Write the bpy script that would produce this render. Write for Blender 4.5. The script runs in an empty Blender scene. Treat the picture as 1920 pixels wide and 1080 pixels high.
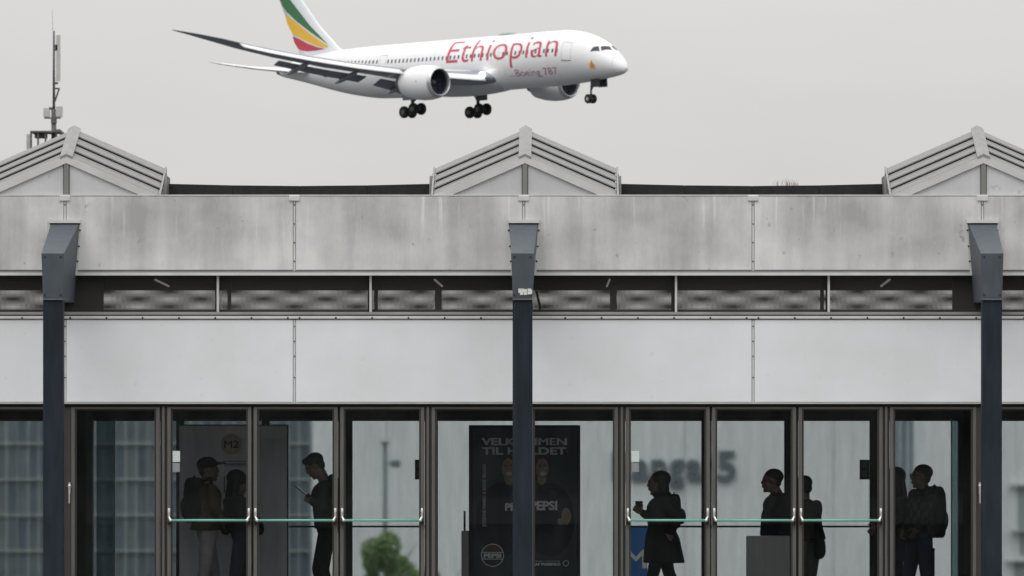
import bpy, math, random
import numpy as np
from mathutils import Vector, Matrix
random.seed(7)
rng = np.random.default_rng(7)
sc = bpy.context.scene
COL = sc.collection

# ------------------------------------------------------------------ camera
CAM_Y, EYE, FPX = -60.0, 1.45, 11400.0          # metres, metres, focal length in photo pixels (1920 wide)
cam = bpy.data.cameras.new('camera'); camo = bpy.data.objects.new('camera', cam); COL.objects.link(camo)
camo.location = (0, CAM_Y, EYE); camo.rotation_euler = (math.pi / 2, 0, 0)
cam.sensor_width = 36; cam.lens = 36 * FPX / 1920
cam.shift_x = -120 / 1920; cam.shift_y = 350 / 1920
cam.clip_start = 1; cam.clip_end = 40000
cam.dof.use_dof = True; cam.dof.focus_distance = 60.3; cam.dof.aperture_fstop = 13
sc.camera = camo

# ------------------------------------------------------------------ overcast sky, veiled sun, exposure
SUN_EL, SUN_AZ = math.radians(52), math.radians(200)
w = bpy.data.worlds.new('World'); sc.world = w; w.use_nodes = True
nt = w.node_tree; nt.nodes.clear()
def N(t, kind, **kw):
    n = t.nodes.new(kind)
    for k, v in kw.items(): setattr(n, k, v)
    return n
wo = N(nt, 'ShaderNodeOutputWorld'); bg = N(nt, 'ShaderNodeBackground'); nt.links.new(bg.outputs[0], wo.inputs[0])
sky = N(nt, 'ShaderNodeTexSky', sky_type='NISHITA'); sky.sun_disc = False
sky.sun_elevation = SUN_EL; sky.sun_rotation = SUN_AZ; sky.dust_density = 5
hs = N(nt, 'ShaderNodeHueSaturation'); hs.inputs['Saturation'].default_value = .15; hs.inputs['Value'].default_value = .10
nt.links.new(sky.outputs[0], hs.inputs['Color'])
tc = N(nt, 'ShaderNodeTexCoord'); sx = N(nt, 'ShaderNodeSeparateXYZ'); nt.links.new(tc.outputs['Generated'], sx.inputs[0])
mx = N(nt, 'ShaderNodeMath', operation='MAXIMUM'); nt.links.new(sx.outputs['Z'], mx.inputs[0]); mx.inputs[1].default_value = 0
# cloud deck: brighter overhead than at the horizon (1 + 2 sin el), with faint cloud structure
ml = N(nt, 'ShaderNodeMath', operation='MULTIPLY_ADD'); nt.links.new(mx.outputs[0], ml.inputs[0]); ml.inputs[1].default_value = 2.25; ml.inputs[2].default_value = 1
mp = N(nt, 'ShaderNodeMapping'); mp.inputs['Scale'].default_value = (3, 3, 14); nt.links.new(tc.outputs['Generated'], mp.inputs[0])
cn = N(nt, 'ShaderNodeTexNoise'); cn.inputs['Scale'].default_value = 4; cn.inputs['Detail'].default_value = 4; nt.links.new(mp.outputs[0], cn.inputs['Vector'])
cm = N(nt, 'ShaderNodeMapRange'); nt.links.new(cn.outputs[0], cm.inputs[0]); cm.inputs[3].default_value = .93; cm.inputs[4].default_value = 1.07
m2 = N(nt, 'ShaderNodeMath', operation='MULTIPLY'); nt.links.new(ml.outputs[0], m2.inputs[0]); nt.links.new(cm.outputs[0], m2.inputs[1])
vs = N(nt, 'ShaderNodeVectorMath', operation='SCALE'); vs.inputs[0].default_value = (.632, .626, .612); nt.links.new(m2.outputs[0], vs.inputs['Scale'])
mixw = N(nt, 'ShaderNodeMix', data_type='RGBA'); mixw.inputs[0].default_value = .93
nt.links.new(hs.outputs[0], mixw.inputs[6]); nt.links.new(vs.outputs[0], mixw.inputs[7])
nt.links.new(mixw.outputs[2], bg.inputs[0]); bg.inputs[1].default_value = 1.0
sun = bpy.data.lights.new('sun', 'SUN'); suno = bpy.data.objects.new('sun', sun); COL.objects.link(suno)
sun.energy = .5; sun.angle = math.radians(40); sun.color = (1, .97, .92)
sd = Vector((math.sin(SUN_AZ) * math.cos(SUN_EL), math.cos(SUN_AZ) * math.cos(SUN_EL), math.sin(SUN_EL)))
suno.rotation_euler = (-sd).to_track_quat('-Z', 'Y').to_euler(); suno.location = (0, -40, 60)
sc.view_settings.view_transform = 'Standard'; sc.view_settings.look = 'None'
sc.view_settings.exposure = 0; sc.view_settings.gamma = 1
sc.render.engine = 'CYCLES'
sc.cycles.transparent_max_bounces = 32; sc.cycles.max_bounces = 10; sc.cycles.use_denoising = True
sc.cycles.use_adaptive_sampling = True; sc.cycles.adaptive_threshold = .012

# ------------------------------------------------------------------ helpers
def at(px, py, Y):                       # a measured photo point at distance Y behind the facade -> metres
    k = (Y - CAM_Y) / FPX
    return Vector(((px - 1080) * k, Y, EYE + (890 - py) * k))
def fx(px): return (px - 1080) / 190.0
def fz(py): return EYE + (890 - py) / 190.0

MATS = {}
def mat(name, col, rough=.55, metal=0.0, var=.12, scale=4.0, stretch=(1, 1, 1), bump=0.0, spec=.5, emit=None):
    if name in MATS: return MATS[name]
    m = bpy.data.materials.new(name); m.use_nodes = True; t = m.node_tree; b = t.nodes['Principled BSDF']
    b.inputs['Roughness'].default_value = rough; b.inputs['Metallic'].default_value = metal
    b.inputs['Specular IOR Level'].default_value = spec
    c = N(t, 'ShaderNodeTexCoord'); p = N(t, 'ShaderNodeMapping'); p.inputs['Scale'].default_value = stretch
    oi = N(t, 'ShaderNodeObjectInfo'); ad = N(t, 'ShaderNodeVectorMath', operation='MULTIPLY_ADD')
    t.links.new(oi.outputs['Random'], ad.inputs[0]); ad.inputs[1].default_value = (37, 19, 53); t.links.new(p.outputs[0], ad.inputs[2])
    t.links.new(c.outputs['Object'], p.inputs[0])
    n = N(t, 'ShaderNodeTexNoise'); n.inputs['Scale'].default_value = scale; n.inputs['Detail'].default_value = 6
    t.links.new(ad.outputs[0], n.inputs['Vector'])
    r = N(t, 'ShaderNodeMapRange'); r.inputs[1].default_value = .25; r.inputs[2].default_value = .75
    r.inputs[3].default_value = 1 - var; r.inputs[4].default_value = 1 + var; t.links.new(n.outputs[0], r.inputs[0])
    s = N(t, 'ShaderNodeVectorMath', operation='SCALE'); s.inputs[0].default_value = col; t.links.new(r.outputs[0], s.inputs['Scale'])
    t.links.new(s.outputs[0], b.inputs['Base Color'])
    if bump:
        bp = N(t, 'ShaderNodeBump'); bp.inputs['Strength'].default_value = bump; bp.inputs['Distance'].default_value = .02
        t.links.new(n.outputs[0], bp.inputs['Height']); t.links.new(bp.outputs[0], b.inputs['Normal'])
    if emit:
        b.inputs['Emission Color'].default_value = (*emit[:3], 1); b.inputs['Emission Strength'].default_value = emit[3]
    MATS[name] = m; return m

def glass(name, tint, ior=1.45, rough=0.0):
    m = bpy.data.materials.new(name); m.use_nodes = True; t = m.node_tree; t.nodes.clear()
    o = N(t, 'ShaderNodeOutputMaterial'); a = N(t, 'ShaderNodeBsdfTransparent'); a.inputs[0].default_value = (*tint, 1)
    g = N(t, 'ShaderNodeBsdfGlossy'); g.inputs['Roughness'].default_value = rough
    f = N(t, 'ShaderNodeFresnel'); f.inputs[0].default_value = ior
    # streaks of dust on the pane: a little loss of transmission
    c = N(t, 'ShaderNodeTexCoord'); p = N(t, 'ShaderNodeMapping'); p.inputs['Scale'].default_value = (7, 1, 1.2)
    n = N(t, 'ShaderNodeTexNoise'); n.inputs['Scale'].default_value = 1.6; n.inputs['Detail'].default_value = 5
    t.links.new(c.outputs['Object'], p.inputs[0]); t.links.new(p.outputs[0], n.inputs['Vector'])
    r = N(t, 'ShaderNodeMapRange'); r.inputs[1].default_value = .3; r.inputs[2].default_value = .7; r.inputs[3].default_value = .93; r.inputs[4].default_value = 1.0
    t.links.new(n.outputs[0], r.inputs[0])
    s = N(t, 'ShaderNodeVectorMath', operation='SCALE'); s.inputs[0].default_value = tint; t.links.new(r.outputs[0], s.inputs['Scale'])
    t.links.new(s.outputs[0], a.inputs[0])
    x = N(t, 'ShaderNodeMixShader'); t.links.new(f.outputs[0], x.inputs[0]); t.links.new(a.outputs[0], x.inputs[1]); t.links.new(g.outputs[0], x.inputs[2])
    p2 = N(t, 'ShaderNodeMapping'); p2.inputs['Scale'].default_value = (5, 1, 1.6); n2 = N(t, 'ShaderNodeTexNoise'); n2.inputs['Scale'].default_value = 1.0; n2.inputs['Detail'].default_value = 6
    t.links.new(c.outputs['Object'], p2.inputs[0]); t.links.new(p2.outputs[0], n2.inputs['Vector'])
    r2 = N(t, 'ShaderNodeMapRange'); r2.inputs[1].default_value = .35; r2.inputs[2].default_value = .75; r2.inputs[3].default_value = .002; r2.inputs[4].default_value = .014; t.links.new(n2.outputs[0], r2.inputs[0])
    df = N(t, 'ShaderNodeBsdfDiffuse'); df.inputs[0].default_value = (.5, .52, .54, 1); y = N(t, 'ShaderNodeMixShader')      # film of dirt smears, its pale colour also adding haze over the blacks
    t.links.new(r2.outputs[0], y.inputs[0]); t.links.new(x.outputs[0], y.inputs[1]); t.links.new(df.outputs[0], y.inputs[2])
    t.links.new(y.outputs[0], o.inputs[0]); MATS[name] = m; return m

def film_glass(name, tint, rough):
    """pane with a lightly diffusing film: scatters distant views a little"""
    m = bpy.data.materials.new(name); m.use_nodes = True; t = m.node_tree; t.nodes.clear()
    o = N(t, 'ShaderNodeOutputMaterial'); a = N(t, 'ShaderNodeBsdfRefraction'); a.inputs[0].default_value = (*tint, 1); a.inputs['Roughness'].default_value = rough; a.inputs['IOR'].default_value = 1.45
    g = N(t, 'ShaderNodeBsdfGlossy'); g.inputs['Roughness'].default_value = rough; f = N(t, 'ShaderNodeFresnel'); f.inputs[0].default_value = 1.45
    x = N(t, 'ShaderNodeMixShader'); t.links.new(f.outputs[0], x.inputs[0]); t.links.new(a.outputs[0], x.inputs[1]); t.links.new(g.outputs[0], x.inputs[2])
    t.links.new(x.outputs[0], o.inputs[0]); MATS[name] = m; return m

def perforated(name, col, P, Q, thr):
    """expanded-metal screen: staggered openings P wide and Q high, cut through the sheet"""
    m = bpy.data.materials.new(name); m.use_nodes = True; t = m.node_tree; b = t.nodes['Principled BSDF']; o = t.nodes['Material Output']
    b.inputs['Base Color'].default_value = (*col, 1); b.inputs['Roughness'].default_value = .6
    c = N(t, 'ShaderNodeTexCoord'); s = N(t, 'ShaderNodeSeparateXYZ'); t.links.new(c.outputs['Object'], s.inputs[0])
    out = []
    for ax, per in (('X', P), ('Z', Q)):
        k = N(t, 'ShaderNodeMath', operation='MULTIPLY'); t.links.new(s.outputs[ax], k.inputs[0]); k.inputs[1].default_value = 2 * math.pi / per
        q = N(t, 'ShaderNodeMath', operation='COSINE'); t.links.new(k.outputs[0], q.inputs[0]); out.append(q)
    pr = N(t, 'ShaderNodeMath', operation='MULTIPLY'); t.links.new(out[0].outputs[0], pr.inputs[0]); t.links.new(out[1].outputs[0], pr.inputs[1])
    gt = N(t, 'ShaderNodeMath', operation='GREATER_THAN'); t.links.new(pr.outputs[0], gt.inputs[0]); gt.inputs[1].default_value = thr
    tr = N(t, 'ShaderNodeBsdfTransparent'); x = N(t, 'ShaderNodeMixShader')
    t.links.new(gt.outputs[0], x.inputs[0]); t.links.new(b.outputs[0], x.inputs[1]); t.links.new(tr.outputs[0], x.inputs[2])
    t.links.new(x.outputs[0], o.inputs[0]); MATS[name] = m; return m

def weathered(name, dark, light, streak=1.0, hz=.384, gloss=.45):
    """anodised aluminium sheet with vertical rain streaks running down from the top edge"""
    m = bpy.data.materials.new(name); m.use_nodes = True; t = m.node_tree; b = t.nodes['Principled BSDF']
    b.inputs['Roughness'].default_value = gloss; b.inputs['Specular IOR Level'].default_value = .3
    c = N(t, 'ShaderNodeTexCoord'); oi = N(t, 'ShaderNodeObjectInfo')
    ad = N(t, 'ShaderNodeVectorMath', operation='MULTIPLY_ADD'); t.links.new(oi.outputs['Random'], ad.inputs[0]); ad.inputs[1].default_value = (83, 0, 41)
    t.links.new(c.outputs['Object'], ad.inputs[2])
    def noise(sc_, st, det=5):
        p = N(t, 'ShaderNodeMapping'); p.inputs['Scale'].default_value = st; t.links.new(ad.outputs[0], p.inputs[0])
        n = N(t, 'ShaderNodeTexNoise'); n.inputs['Scale'].default_value = sc_; n.inputs['Detail'].default_value = det; t.links.new(p.outputs[0], n.inputs['Vector']); return n
    def rng_(src, a, b_, lo, hi):
        r = N(t, 'ShaderNodeMapRange'); t.links.new(src, r.inputs[0])
        for i, v in enumerate((a, b_, lo, hi)): r.inputs[i + 1].default_value = v
        return r.outputs[0]
    def mth(op, a, b_):
        k = N(t, 'ShaderNodeMath', operation=op)
        for i, v in enumerate((a, b_)):
            if isinstance(v, (int, float)): k.inputs[i].default_value = v
            else: t.links.new(v, k.inputs[i])
        return k.outputs[0]
    s = N(t, 'ShaderNodeSeparateXYZ'); t.links.new(c.outputs['Object'], s.inputs[0])
    blot = rng_(noise(1.6, (1, 1, 1.3), 4).outputs[0], .3, .7, -.34, .34)
    bp = N(t, 'ShaderNodeBump'); bp.inputs['Strength'].default_value = .35; bp.inputs['Distance'].default_value = .03; t.links.new(noise(1.1, (1, 1, 1), 1).outputs[0], bp.inputs['Height']); t.links.new(bp.outputs[0], b.inputs['Normal'])   # oil-canning
    stk = rng_(noise(1.0, (5.5, 1, .4)).outputs[0], .3, .7, -.24 * streak, .24 * streak)
    fine = rng_(noise(1.0, (19, 1, .9)).outputs[0], .60, .70, 0, .62 * streak)
    ax = mth('ABSOLUTE', s.outputs['X'], 0); edge = rng_(ax, .45, 1.1, -.10 * streak, .30 * streak)          # paler towards the sheltered joints
    spot = rng_(noise(9, (1, 1, 1), 2).outputs[0], .27, .31, -.55, 0)                                      # a few dark scuffs
    top = rng_(s.outputs['Z'], -hz * .3, hz, .05, 1)                 # runs start at the top edge and thin out
    wash = rng_(s.outputs['Z'], -hz, hz * .1, .3 * streak, 0)        # rain-washed lower part
    grain = rng_(noise(60, (1, 1, .3), 3).outputs[0], .3, .7, -.06, .06)
    f = mth('ADD', mth('ADD', mth('ADD', mth('ADD', .38, mth('ADD', edge, spot)), blot), mth('ADD', stk, mth('MULTIPLY', fine, top))), mth('ADD', wash, grain))
    x = N(t, 'ShaderNodeMix', data_type='RGBA', clamp_factor=True); t.links.new(f, x.inputs[0])
    x.inputs[6].default_value = (*dark, 1); x.inputs[7].default_value = (*light, 1); t.links.new(x.outputs[2], b.inputs['Base Color'])
    MATS[name] = m; return m

ROOT = {}                                  # world position of the thing an object belongs to
def tag(o, label=None, cat=None, group=None, kind=None):
    for k, v in (('label', label), ('category', cat), ('group', group), ('kind', kind)):
        if v: o[k] = v
    return o
def empty(name, loc, label=None, cat=None, group=None):
    o = bpy.data.objects.new(name, None); COL.objects.link(o); o.location = loc; o.empty_display_size = .2
    ROOT[o] = Vector(loc); return tag(o, label, cat, group)
def link(o, parent):
    COL.objects.link(o)
    if parent is not None: o.parent = parent; ROOT[o] = ROOT[parent]
    else: ROOT[o] = Vector((0, 0, 0))
    return o
def put(name, me, parent, loc, m=None):    # a piece that shares mesh data; loc in world metres
    o = bpy.data.objects.new(name, me); link(o, parent)
    o.location = Vector(loc) - (ROOT[parent] if parent else Vector()); 
    if m and not me.materials: me.materials.append(m)
    if parent is not None and parent.type == 'MESH': o.location = Vector(loc) - ROOT[parent] - Vector(parent.location)
    return o

class MB:
    def __init__(s): s.v = []; s.f = []
    def add(s, vs, fs):
        k = len(s.v); s.v += [tuple(v) for v in vs]; s.f += [tuple(i + k for i in f) for f in fs]; return s
    def hexa(s, p):                        # bottom 4 (ccw), top 4
        return s.add(p, [(3, 2, 1, 0), (4, 5, 6, 7), (0, 1, 5, 4), (1, 2, 6, 5), (2, 3, 7, 6), (3, 0, 4, 7)])
    def box(s, x0, x1, y0, y1, z0, z1):
        return s.hexa([(x0, y0, z0), (x1, y0, z0), (x1, y1, z0), (x0, y1, z0), (x0, y0, z1), (x1, y0, z1), (x1, y1, z1), (x0, y1, z1)])
    def prism(s, poly, y0, y1):            # polygon in x,z (ccw seen from -y), extruded in y
        n = len(poly); vs = [(x, y0, z) for x, z in poly] + [(x, y1, z) for x, z in poly]
        return s.add(vs, [tuple(range(n)), tuple(range(2 * n - 1, n - 1, -1))] + [(i, i + n, (i + 1) % n + n, (i + 1) % n) for i in range(n)])
    def prismx(s, poly, x0, x1):           # polygon in y,z extruded in x
        n = len(poly); vs = [(x0, y, z) for y, z in poly] + [(x1, y, z) for y, z in poly]
        return s.add(vs, [tuple(range(n)), tuple(range(2 * n - 1, n - 1, -1))] + [(i, i + n, (i + 1) % n + n, (i + 1) % n) for i in range(n)])
    def loft(s, rings, cap0=True, cap1=True):
        n = len(rings[0]); vs = [p for r in rings for p in r]; fs = []
        for i in range(len(rings) - 1):
            for j in range(n): fs.append((i * n + j, i * n + (j + 1) % n, (i + 1) * n + (j + 1) % n, (i + 1) * n + j))
        if cap0: fs.append(tuple(range(n - 1, -1, -1)))
        if cap1: fs.append(tuple(range((len(rings) - 1) * n, len(rings) * n)))
        return s.add(vs, fs)
    def tube(s, p, q, r0, r1=None, n=10):
        p, q = Vector(p), Vector(q); r1 = r0 if r1 is None else r1; d = (q - p).normalized()
        a = d.orthogonal().normalized(); b = d.cross(a)
        ring = lambda c, r: [c + (a * math.cos(k * 2 * math.pi / n) + b * math.sin(k * 2 * math.pi / n)) * r for k in range(n)]
        return s.loft([ring(p, r0), ring(q, r1)])
    def ball(s, c, ax, n=10, m=7):         # ellipsoid; ax = three axis vectors
        c = Vector(c); ax = [Vector(a) for a in ax]; rings = []
        for i in range(1, m):
            t = math.pi * i / m
            rings.append([c + ax[0] * math.sin(t) * math.cos(2 * math.pi * k / n) + ax[1] * math.sin(t) * math.sin(2 * math.pi * k / n) - ax[2] * math.cos(t) for k in range(n)])
        k0 = len(s.v); s.loft(rings, False, False); base = k0
        s.v += [tuple(c - ax[2]), tuple(c + ax[2])]; a, b = len(s.v) - 2, len(s.v) - 1
        for k in range(n):
            s.f.append((a, base + (k + 1) % n, base + k)); l = base + (m - 2) * n; s.f.append((b, l + k, l + (k + 1) % n))
        return s
    def mesh(s, name, m=None, smooth=False, off=(0, 0, 0)):
        me = bpy.data.meshes.new(name); o = Vector(off)
        me.from_pydata([Vector(v) - o for v in s.v], [], s.f); me.update()
        if smooth: me.polygons.foreach_set('use_smooth', [True] * len(me.polygons))
        if m: me.materials.append(m)
        return me
    def build(s, name, m, parent=None, smooth=False):
        off = ROOT[parent] if parent is not None else Vector()
        return link(bpy.data.objects.new(name, s.mesh(name, m, smooth, off)), parent)

def box_obj(name, m, parent, *b): return MB().box(*b).build(name, m, parent)

def bevel(o, wdt=.004, seg=2):
    md = o.modifiers.new('bevel', 'BEVEL'); md.width = wdt; md.segments = seg; md.limit_method = 'ANGLE'; return o

_tcache = {}
def text_polys(body, bold=0.0, res=3, shear=0.0):
    """flat triangulated lettering, unit cap height scaled by the caller: returns (verts Nx2, faces)"""
    key = (body, bold, res, shear)
    if key in _tcache: return _tcache[key]
    cu = bpy.data.curves.new('t', 'FONT'); cu.body = body; cu.offset = bold; cu.resolution_u = res; cu.shear = shear
    o = bpy.data.objects.new('t', cu); COL.objects.link(o); bpy.context.view_layer.update()
    me = bpy.data.meshes.new_from_object(o.evaluated_get(bpy.context.evaluated_depsgraph_get()))
    v = np.array([p.co[:2] for p in me.vertices]); f = [tuple(p.vertices) for p in me.polygons]
    bpy.data.objects.remove(o); bpy.data.curves.remove(cu); bpy.data.meshes.remove(me)
    _tcache[key] = (v, f); return v, f
def text_on(name, body, m, parent, x0, x1, z0, z1, y, bold=.02, vertical=False, shear=0.0, thick=None):
    """lettering fitted into a rectangle facing the front"""
    heavy = 'M' in body and bold > 0       # the M outline cannot be swollen: thicken it by overprinting
    v, f = text_polys(body, 0.0 if heavy else bold, shear=shear); lo, hi = v.min(0), v.max(0); mb = MB()
    for k, (dx, dy) in enumerate(((0, 0), (bold, 0), (-bold, 0), (0, bold * .7), (0, -bold * .7)) if heavy else ((0, 0),)):
        u = (v + (dx, dy) - lo) / (hi - lo); yy = y - .0003 * k
        if vertical: P = [(x1 - (x1 - x0) * b, yy, z0 + (z1 - z0) * a) for a, b in u]
        else: P = [(x0 + (x1 - x0) * a, yy, z0 + (z1 - z0) * b) for a, b in u]
        mb.add(P, f)
    o = mb.build(name, m, parent)
    if thick:
        md = o.modifiers.new('solid', 'SOLIDIFY'); md.thickness = thick; md.offset = 0
    return o

# ------------------------------------------------------------------ materials
M_up = weathered('weathered_fascia_aluminium', (.38, .38, .38), (.69, .69, .69))
M_lo = weathered('pale_cladding_aluminium', (.70, .712, .735), (.79, .808, .845), streak=.3)
M_gable = weathered('gable_sheet', (.47, .475, .49), (.62, .625, .64), streak=.4)
M_trim = mat('aluminium_trim', (.60, .60, .59), .4, .0, .1, 6)
M_blade = mat('louvre_aluminium', (.185, .186, .183), .5, 0, .16, 5, (1, 6, 6))
M_ridge = mat('ridge_flashing', (.225, .226, .225), .5, 0, .14, 7)
M_black = mat('black_gap', (.012, .012, .012), .8)
M_felt = mat('roofing_felt', (.022, .022, .024), .9, 0, .3, 14, bump=.3)
M_col = mat('dark_blue_grey_paint', (.017, .024, .033), .6, 0, .30, 3, (5, 5, .7), spec=.15)
M_brk = mat('slate_grey_paint', (.066, .079, .095), .55, 0, .16, 4, (3, 3, 1), spec=.25)
M_brz = mat('bronze_frame', (.108, .105, .097), .4, 0, .14, 5, (3, 3, .6))
M_brzd = mat('dark_bronze', (.035, .033, .030), .5, 0, .15, 5)
M_dark = mat('interior_dark_paint', (.018, .018, .020), .6)
M_ceil = mat('ceiling_dark', (.05, .048, .045), .8)
M_floor = mat('hall_floor_stone', (.05, .05, .05), .6, 0, .2, 8)
M_scrn = perforated('expanded_metal_screen', (.06, .057, .053), .025, .0061, .07)
M_gl = glass('front_glass', (.86, .88, .88))
M_glb = film_glass('back_glass', (.87, .895, .90), .026)
M_steel = mat('brushed_steel', (.75, .75, .74), .25, .7, .05)
M_green = mat('green_bar_sleeve', (.17, .46, .375), .3, 0, .06)
M_white = mat('white_sticker', (.62, .68, .67), .5, 0, .05)
M_greyst = mat('grey_sticker', (.26, .28, .29), .5, 0, .05)
M_screw = mat('screw_black', (.02, .02, .02), .6)

# ------------------------------------------------------------------ ground, embankment and the neighbourhood
GZ = -9.0
g = MB(); g.add([(-16000, -4000, GZ), (16000, -4000, GZ), (16000, 24000, GZ), (-16000, 24000, GZ)], [(0, 1, 2, 3)])
tag(g.build('ground', mat('airfield_ground', (.048, .053, .058), .9, 0, .3, .02)), kind='structure')
tag(MB().box(-40, 45, -9, 9, GZ, 0).build('embankment', mat('deck_concrete', (.22, .22, .21), .85, 0, .15, 2, bump=.2)), kind='structure')

# hangar beyond the hall
HY = 290.0; hk = (HY - CAM_Y) / FPX
M_hang = mat('hangar_wall', (.76, .77, .765), .7, 0, .035, .06, (2.5, 1, .25))
hx0, hx1, hz1 = (585 - 1080) * hk, 62.0, 7.5
hangar = empty('hangar', ((hx0 + hx1) / 2, HY, GZ), 'pale hangar wall with dark lettering seen through the hall', 'hangar')
box_obj('wall', M_hang, hangar, hx0, hx1, HY, HY + 45, GZ, hz1)
box_obj('roof_edge', mat('hangar_trim', (.45, .46, .46), .6), hangar, hx0 - .3, hx1 + .3, HY - .3, HY + 45.3, hz1, hz1 + .5)
for k in range(9):                        # sheet joints
    x = hx0 + (hx1 - hx0) * (k + .5) / 9
    box_obj('joint_strip', MATS['hangar_trim'], hangar, x - .04, x + .04, HY - .03, HY - .002, GZ, hz1)
M_let = mat('sign_letter_blue_grey', (.13, .15, .18), .5)
def hang_text(body, a, b, t, bt):
    text_on('sign_letter', body, M_let, hangar, *(at(a, 0, HY).x, at(b, 0, HY).x), at(0, bt, HY).z, at(0, t, HY).z, HY - .15, .03, thick=.2)
for ch, a, b, t, bt in (('H', 1148, 1179, 846, 902), ('a', 1184, 1217, 861, 903), ('n', 1221, 1250, 861, 902), ('g', 1254, 1283, 861, 918), ('a', 1287, 1316, 861, 903), ('r', 1320, 1338, 861, 902), ('5', 1344, 1380, 845, 904)):
    hang_text(ch, a, b, t, bt)
M_bband = mat('far_blue_grey', (.17, .22, .27), .25, 0, .2, .3)
p0, p1 = at(1676, 700, HY), at(1712, 1070, HY)
st = box_obj('blue_band', M_bband, hangar, p0.x, p1.x, HY - .12, HY - .004, GZ + .2, 6.5)  # bluish vertical band with two bars on the hangar wall
for q in (1687, 1702): x = at(q, 0, HY).x; box_obj('band_bar', MATS['hangar_trim'], st, x - .07, x + .07, HY - .2, HY - .122, GZ + .2, 6.5)
for (a, b, t, bt) in ((1909, 1990, 912, 994), (1911, 1990, 998, 1040), (1902, 1990, 1054, 1130)):
    q0, q1 = at(a, t, HY), at(b, bt, HY)
    wn = box_obj('window', mat('hangar_window', (.32, .345, .35), .4), hangar, q0.x, q1.x, HY - .10, HY - .004, q1.z, q0.z)
    box_obj('canopy', MATS['hangar_trim'], wn, q0.x - .5, q1.x + .3, HY - .5, HY - .102, q0.z, q0.z + .12)

# office block with a gridded glass front, further off on the left
OY = 330.0; ok = (OY - CAM_Y) / FPX
ox1 = (581 - 1080) * ok; flo = 67 * ok; cw = 20.3 * ok; NC, NF = 31, 8
otop = EYE + (890 - 832) * ok + 2 * flo
office = empty('office_block', (ox1 - 12, OY + 8, GZ), 'blue grey glass office block gridded with white lines at the left', 'office block')
M_owh = mat('office_white_lines', (.46, .49, .49), .6, 0, .1)
box_obj('core', mat('office_core', (.10, .12, .14), .6), office, ox1 - NC * cw, ox1, OY + .3, OY + 18, GZ, otop)
pane = MB().box(.03 * cw, .97 * cw, -.04, .04, .05 * flo, .93 * flo).mesh('window_pane')
M_op = [mat('office_pane_%d' % i, c, .3, 0, .25, .5) for i, c in enumerate(((.125, .155, .185), (.15, .18, .205), (.17, .19, .20), (.105, .14, .175)))]
panes = [pane.copy() for _ in M_op]
for p_, m_ in zip(panes, M_op): p_.materials.append(m_)
for fl in range(NF):
    z = otop - (fl + 1) * flo
    if z < GZ: break
    box_obj('floor_band', M_owh, office, ox1 - NC * cw, ox1, OY - .25, OY + .05, z - .04, z + .07)
    for c_ in range(NC):
        put('window_pane', random.choice(panes), office, (ox1 - (c_ + 1) * cw, OY + .1, z))
for c_ in range(0, NC, 1):
    x = ox1 - c_ * cw
    box_obj('mullion', MATS['office_white_lines'] if c_ % 3 else mat('office_mullion', (.30, .33, .35), .6), office, x - .035, x + .035, OY - .15, OY + .12, GZ, otop)

# lamp post and trees between hangar and hall
LY = 240.0
lp = empty('lamp_post', (at(722, 0, LY).x, LY, GZ), 'tall grey lamp post with a side camera in front of the hangar', 'lamp post')
c = at(722, 833, LY); M_lp = mat('lamp_post_grey', (.13, .145, .16), .6)
MB().tube((c.x, LY, GZ), (c.x, LY, c.z), .14, .11, 12).build('pole', M_lp, lp, True)
MB().tube((c.x, LY, c.z - .95), (c.x + .45, LY, c.z - .95), .05).build('arm', M_lp, lp, True)
MB().box(c.x + .3, c.x + .75, LY - .15, LY + .15, c.z - 1.15, c.z - .8).build('camera_housing', M_lp, lp)
MB().box(c.x - .2, c.x + .2, LY - .2, LY + .2, c.z, c.z + .12).build('cap', M_lp, lp)

M_leaf = mat('leaf_green', (.115, .20, .06), .6, 0, .5, 1.2); M_bark = mat('bark', (.10, .08, .06), .9, 0, .3, 6)
def tree(px, ptop, Y, rx, label, n, seed):
    r = np.random.default_rng(seed); top = at(px, ptop, Y); h = top.z - GZ
    t = empty('tree', (top.x, Y, GZ), label, 'tree')
    tr = MB(); tr.tube((top.x, Y, GZ), (top.x, Y, GZ + h * .45), .16, .10, 9); tr.tube((top.x, Y, GZ + h * .45), (top.x + .1, Y, GZ + h * .85), .10, .03, 7)
    limbs = []
    for i in range(9):
        a = i * 2.4; z0 = GZ + h * (.3 + .055 * i); L = rx * (.8 - .05 * i)
        q = Vector((top.x + L * math.cos(a), Y + L * math.sin(a), z0 + h * .16)); tr.tube((top.x, Y, z0), q, .05, .015, 6); limbs.append(q)
    tr.build('trunk', M_bark, t, True)
    clumps = []
    for i in range(26):
        u = r.normal(size=3); u /= np.linalg.norm(u); q = r.uniform(.3, 1.1) ** .6
        clumps.append((np.array([top.x, Y, GZ + h * .66]) + u * q * np.array([rx, rx, h * .32]), r.uniform(.2, .55) * rx * .6))
    mb = MB()
    for i in range(n):
        cc, cr = clumps[r.integers(len(clumps))]; u = r.normal(size=3); u /= np.linalg.norm(u)
        p = cc + u * cr * r.uniform(.5, 1) ** .5
        if p[2] > top.z: p[2] = top.z - r.uniform(0, .4)
        a = Vector(r.normal(size=3)).normalized(); b = a.orthogonal().normalized(); s = r.uniform(.07, .15)
        p = Vector(p); mb.add([p - a * s, p + b * s * .6, p + a * s, p - b * s * .6], [(0, 1, 2, 3)])
    mb.build('crown', M_leaf, t)
tree(745, 985, 215, 2.3, 'green leafy tree top behind the door left of the poster', 10000, 3)
tree(842, 1040, 215, 1.35, 'smaller green tree low beside the poster', 5000, 5)

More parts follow.
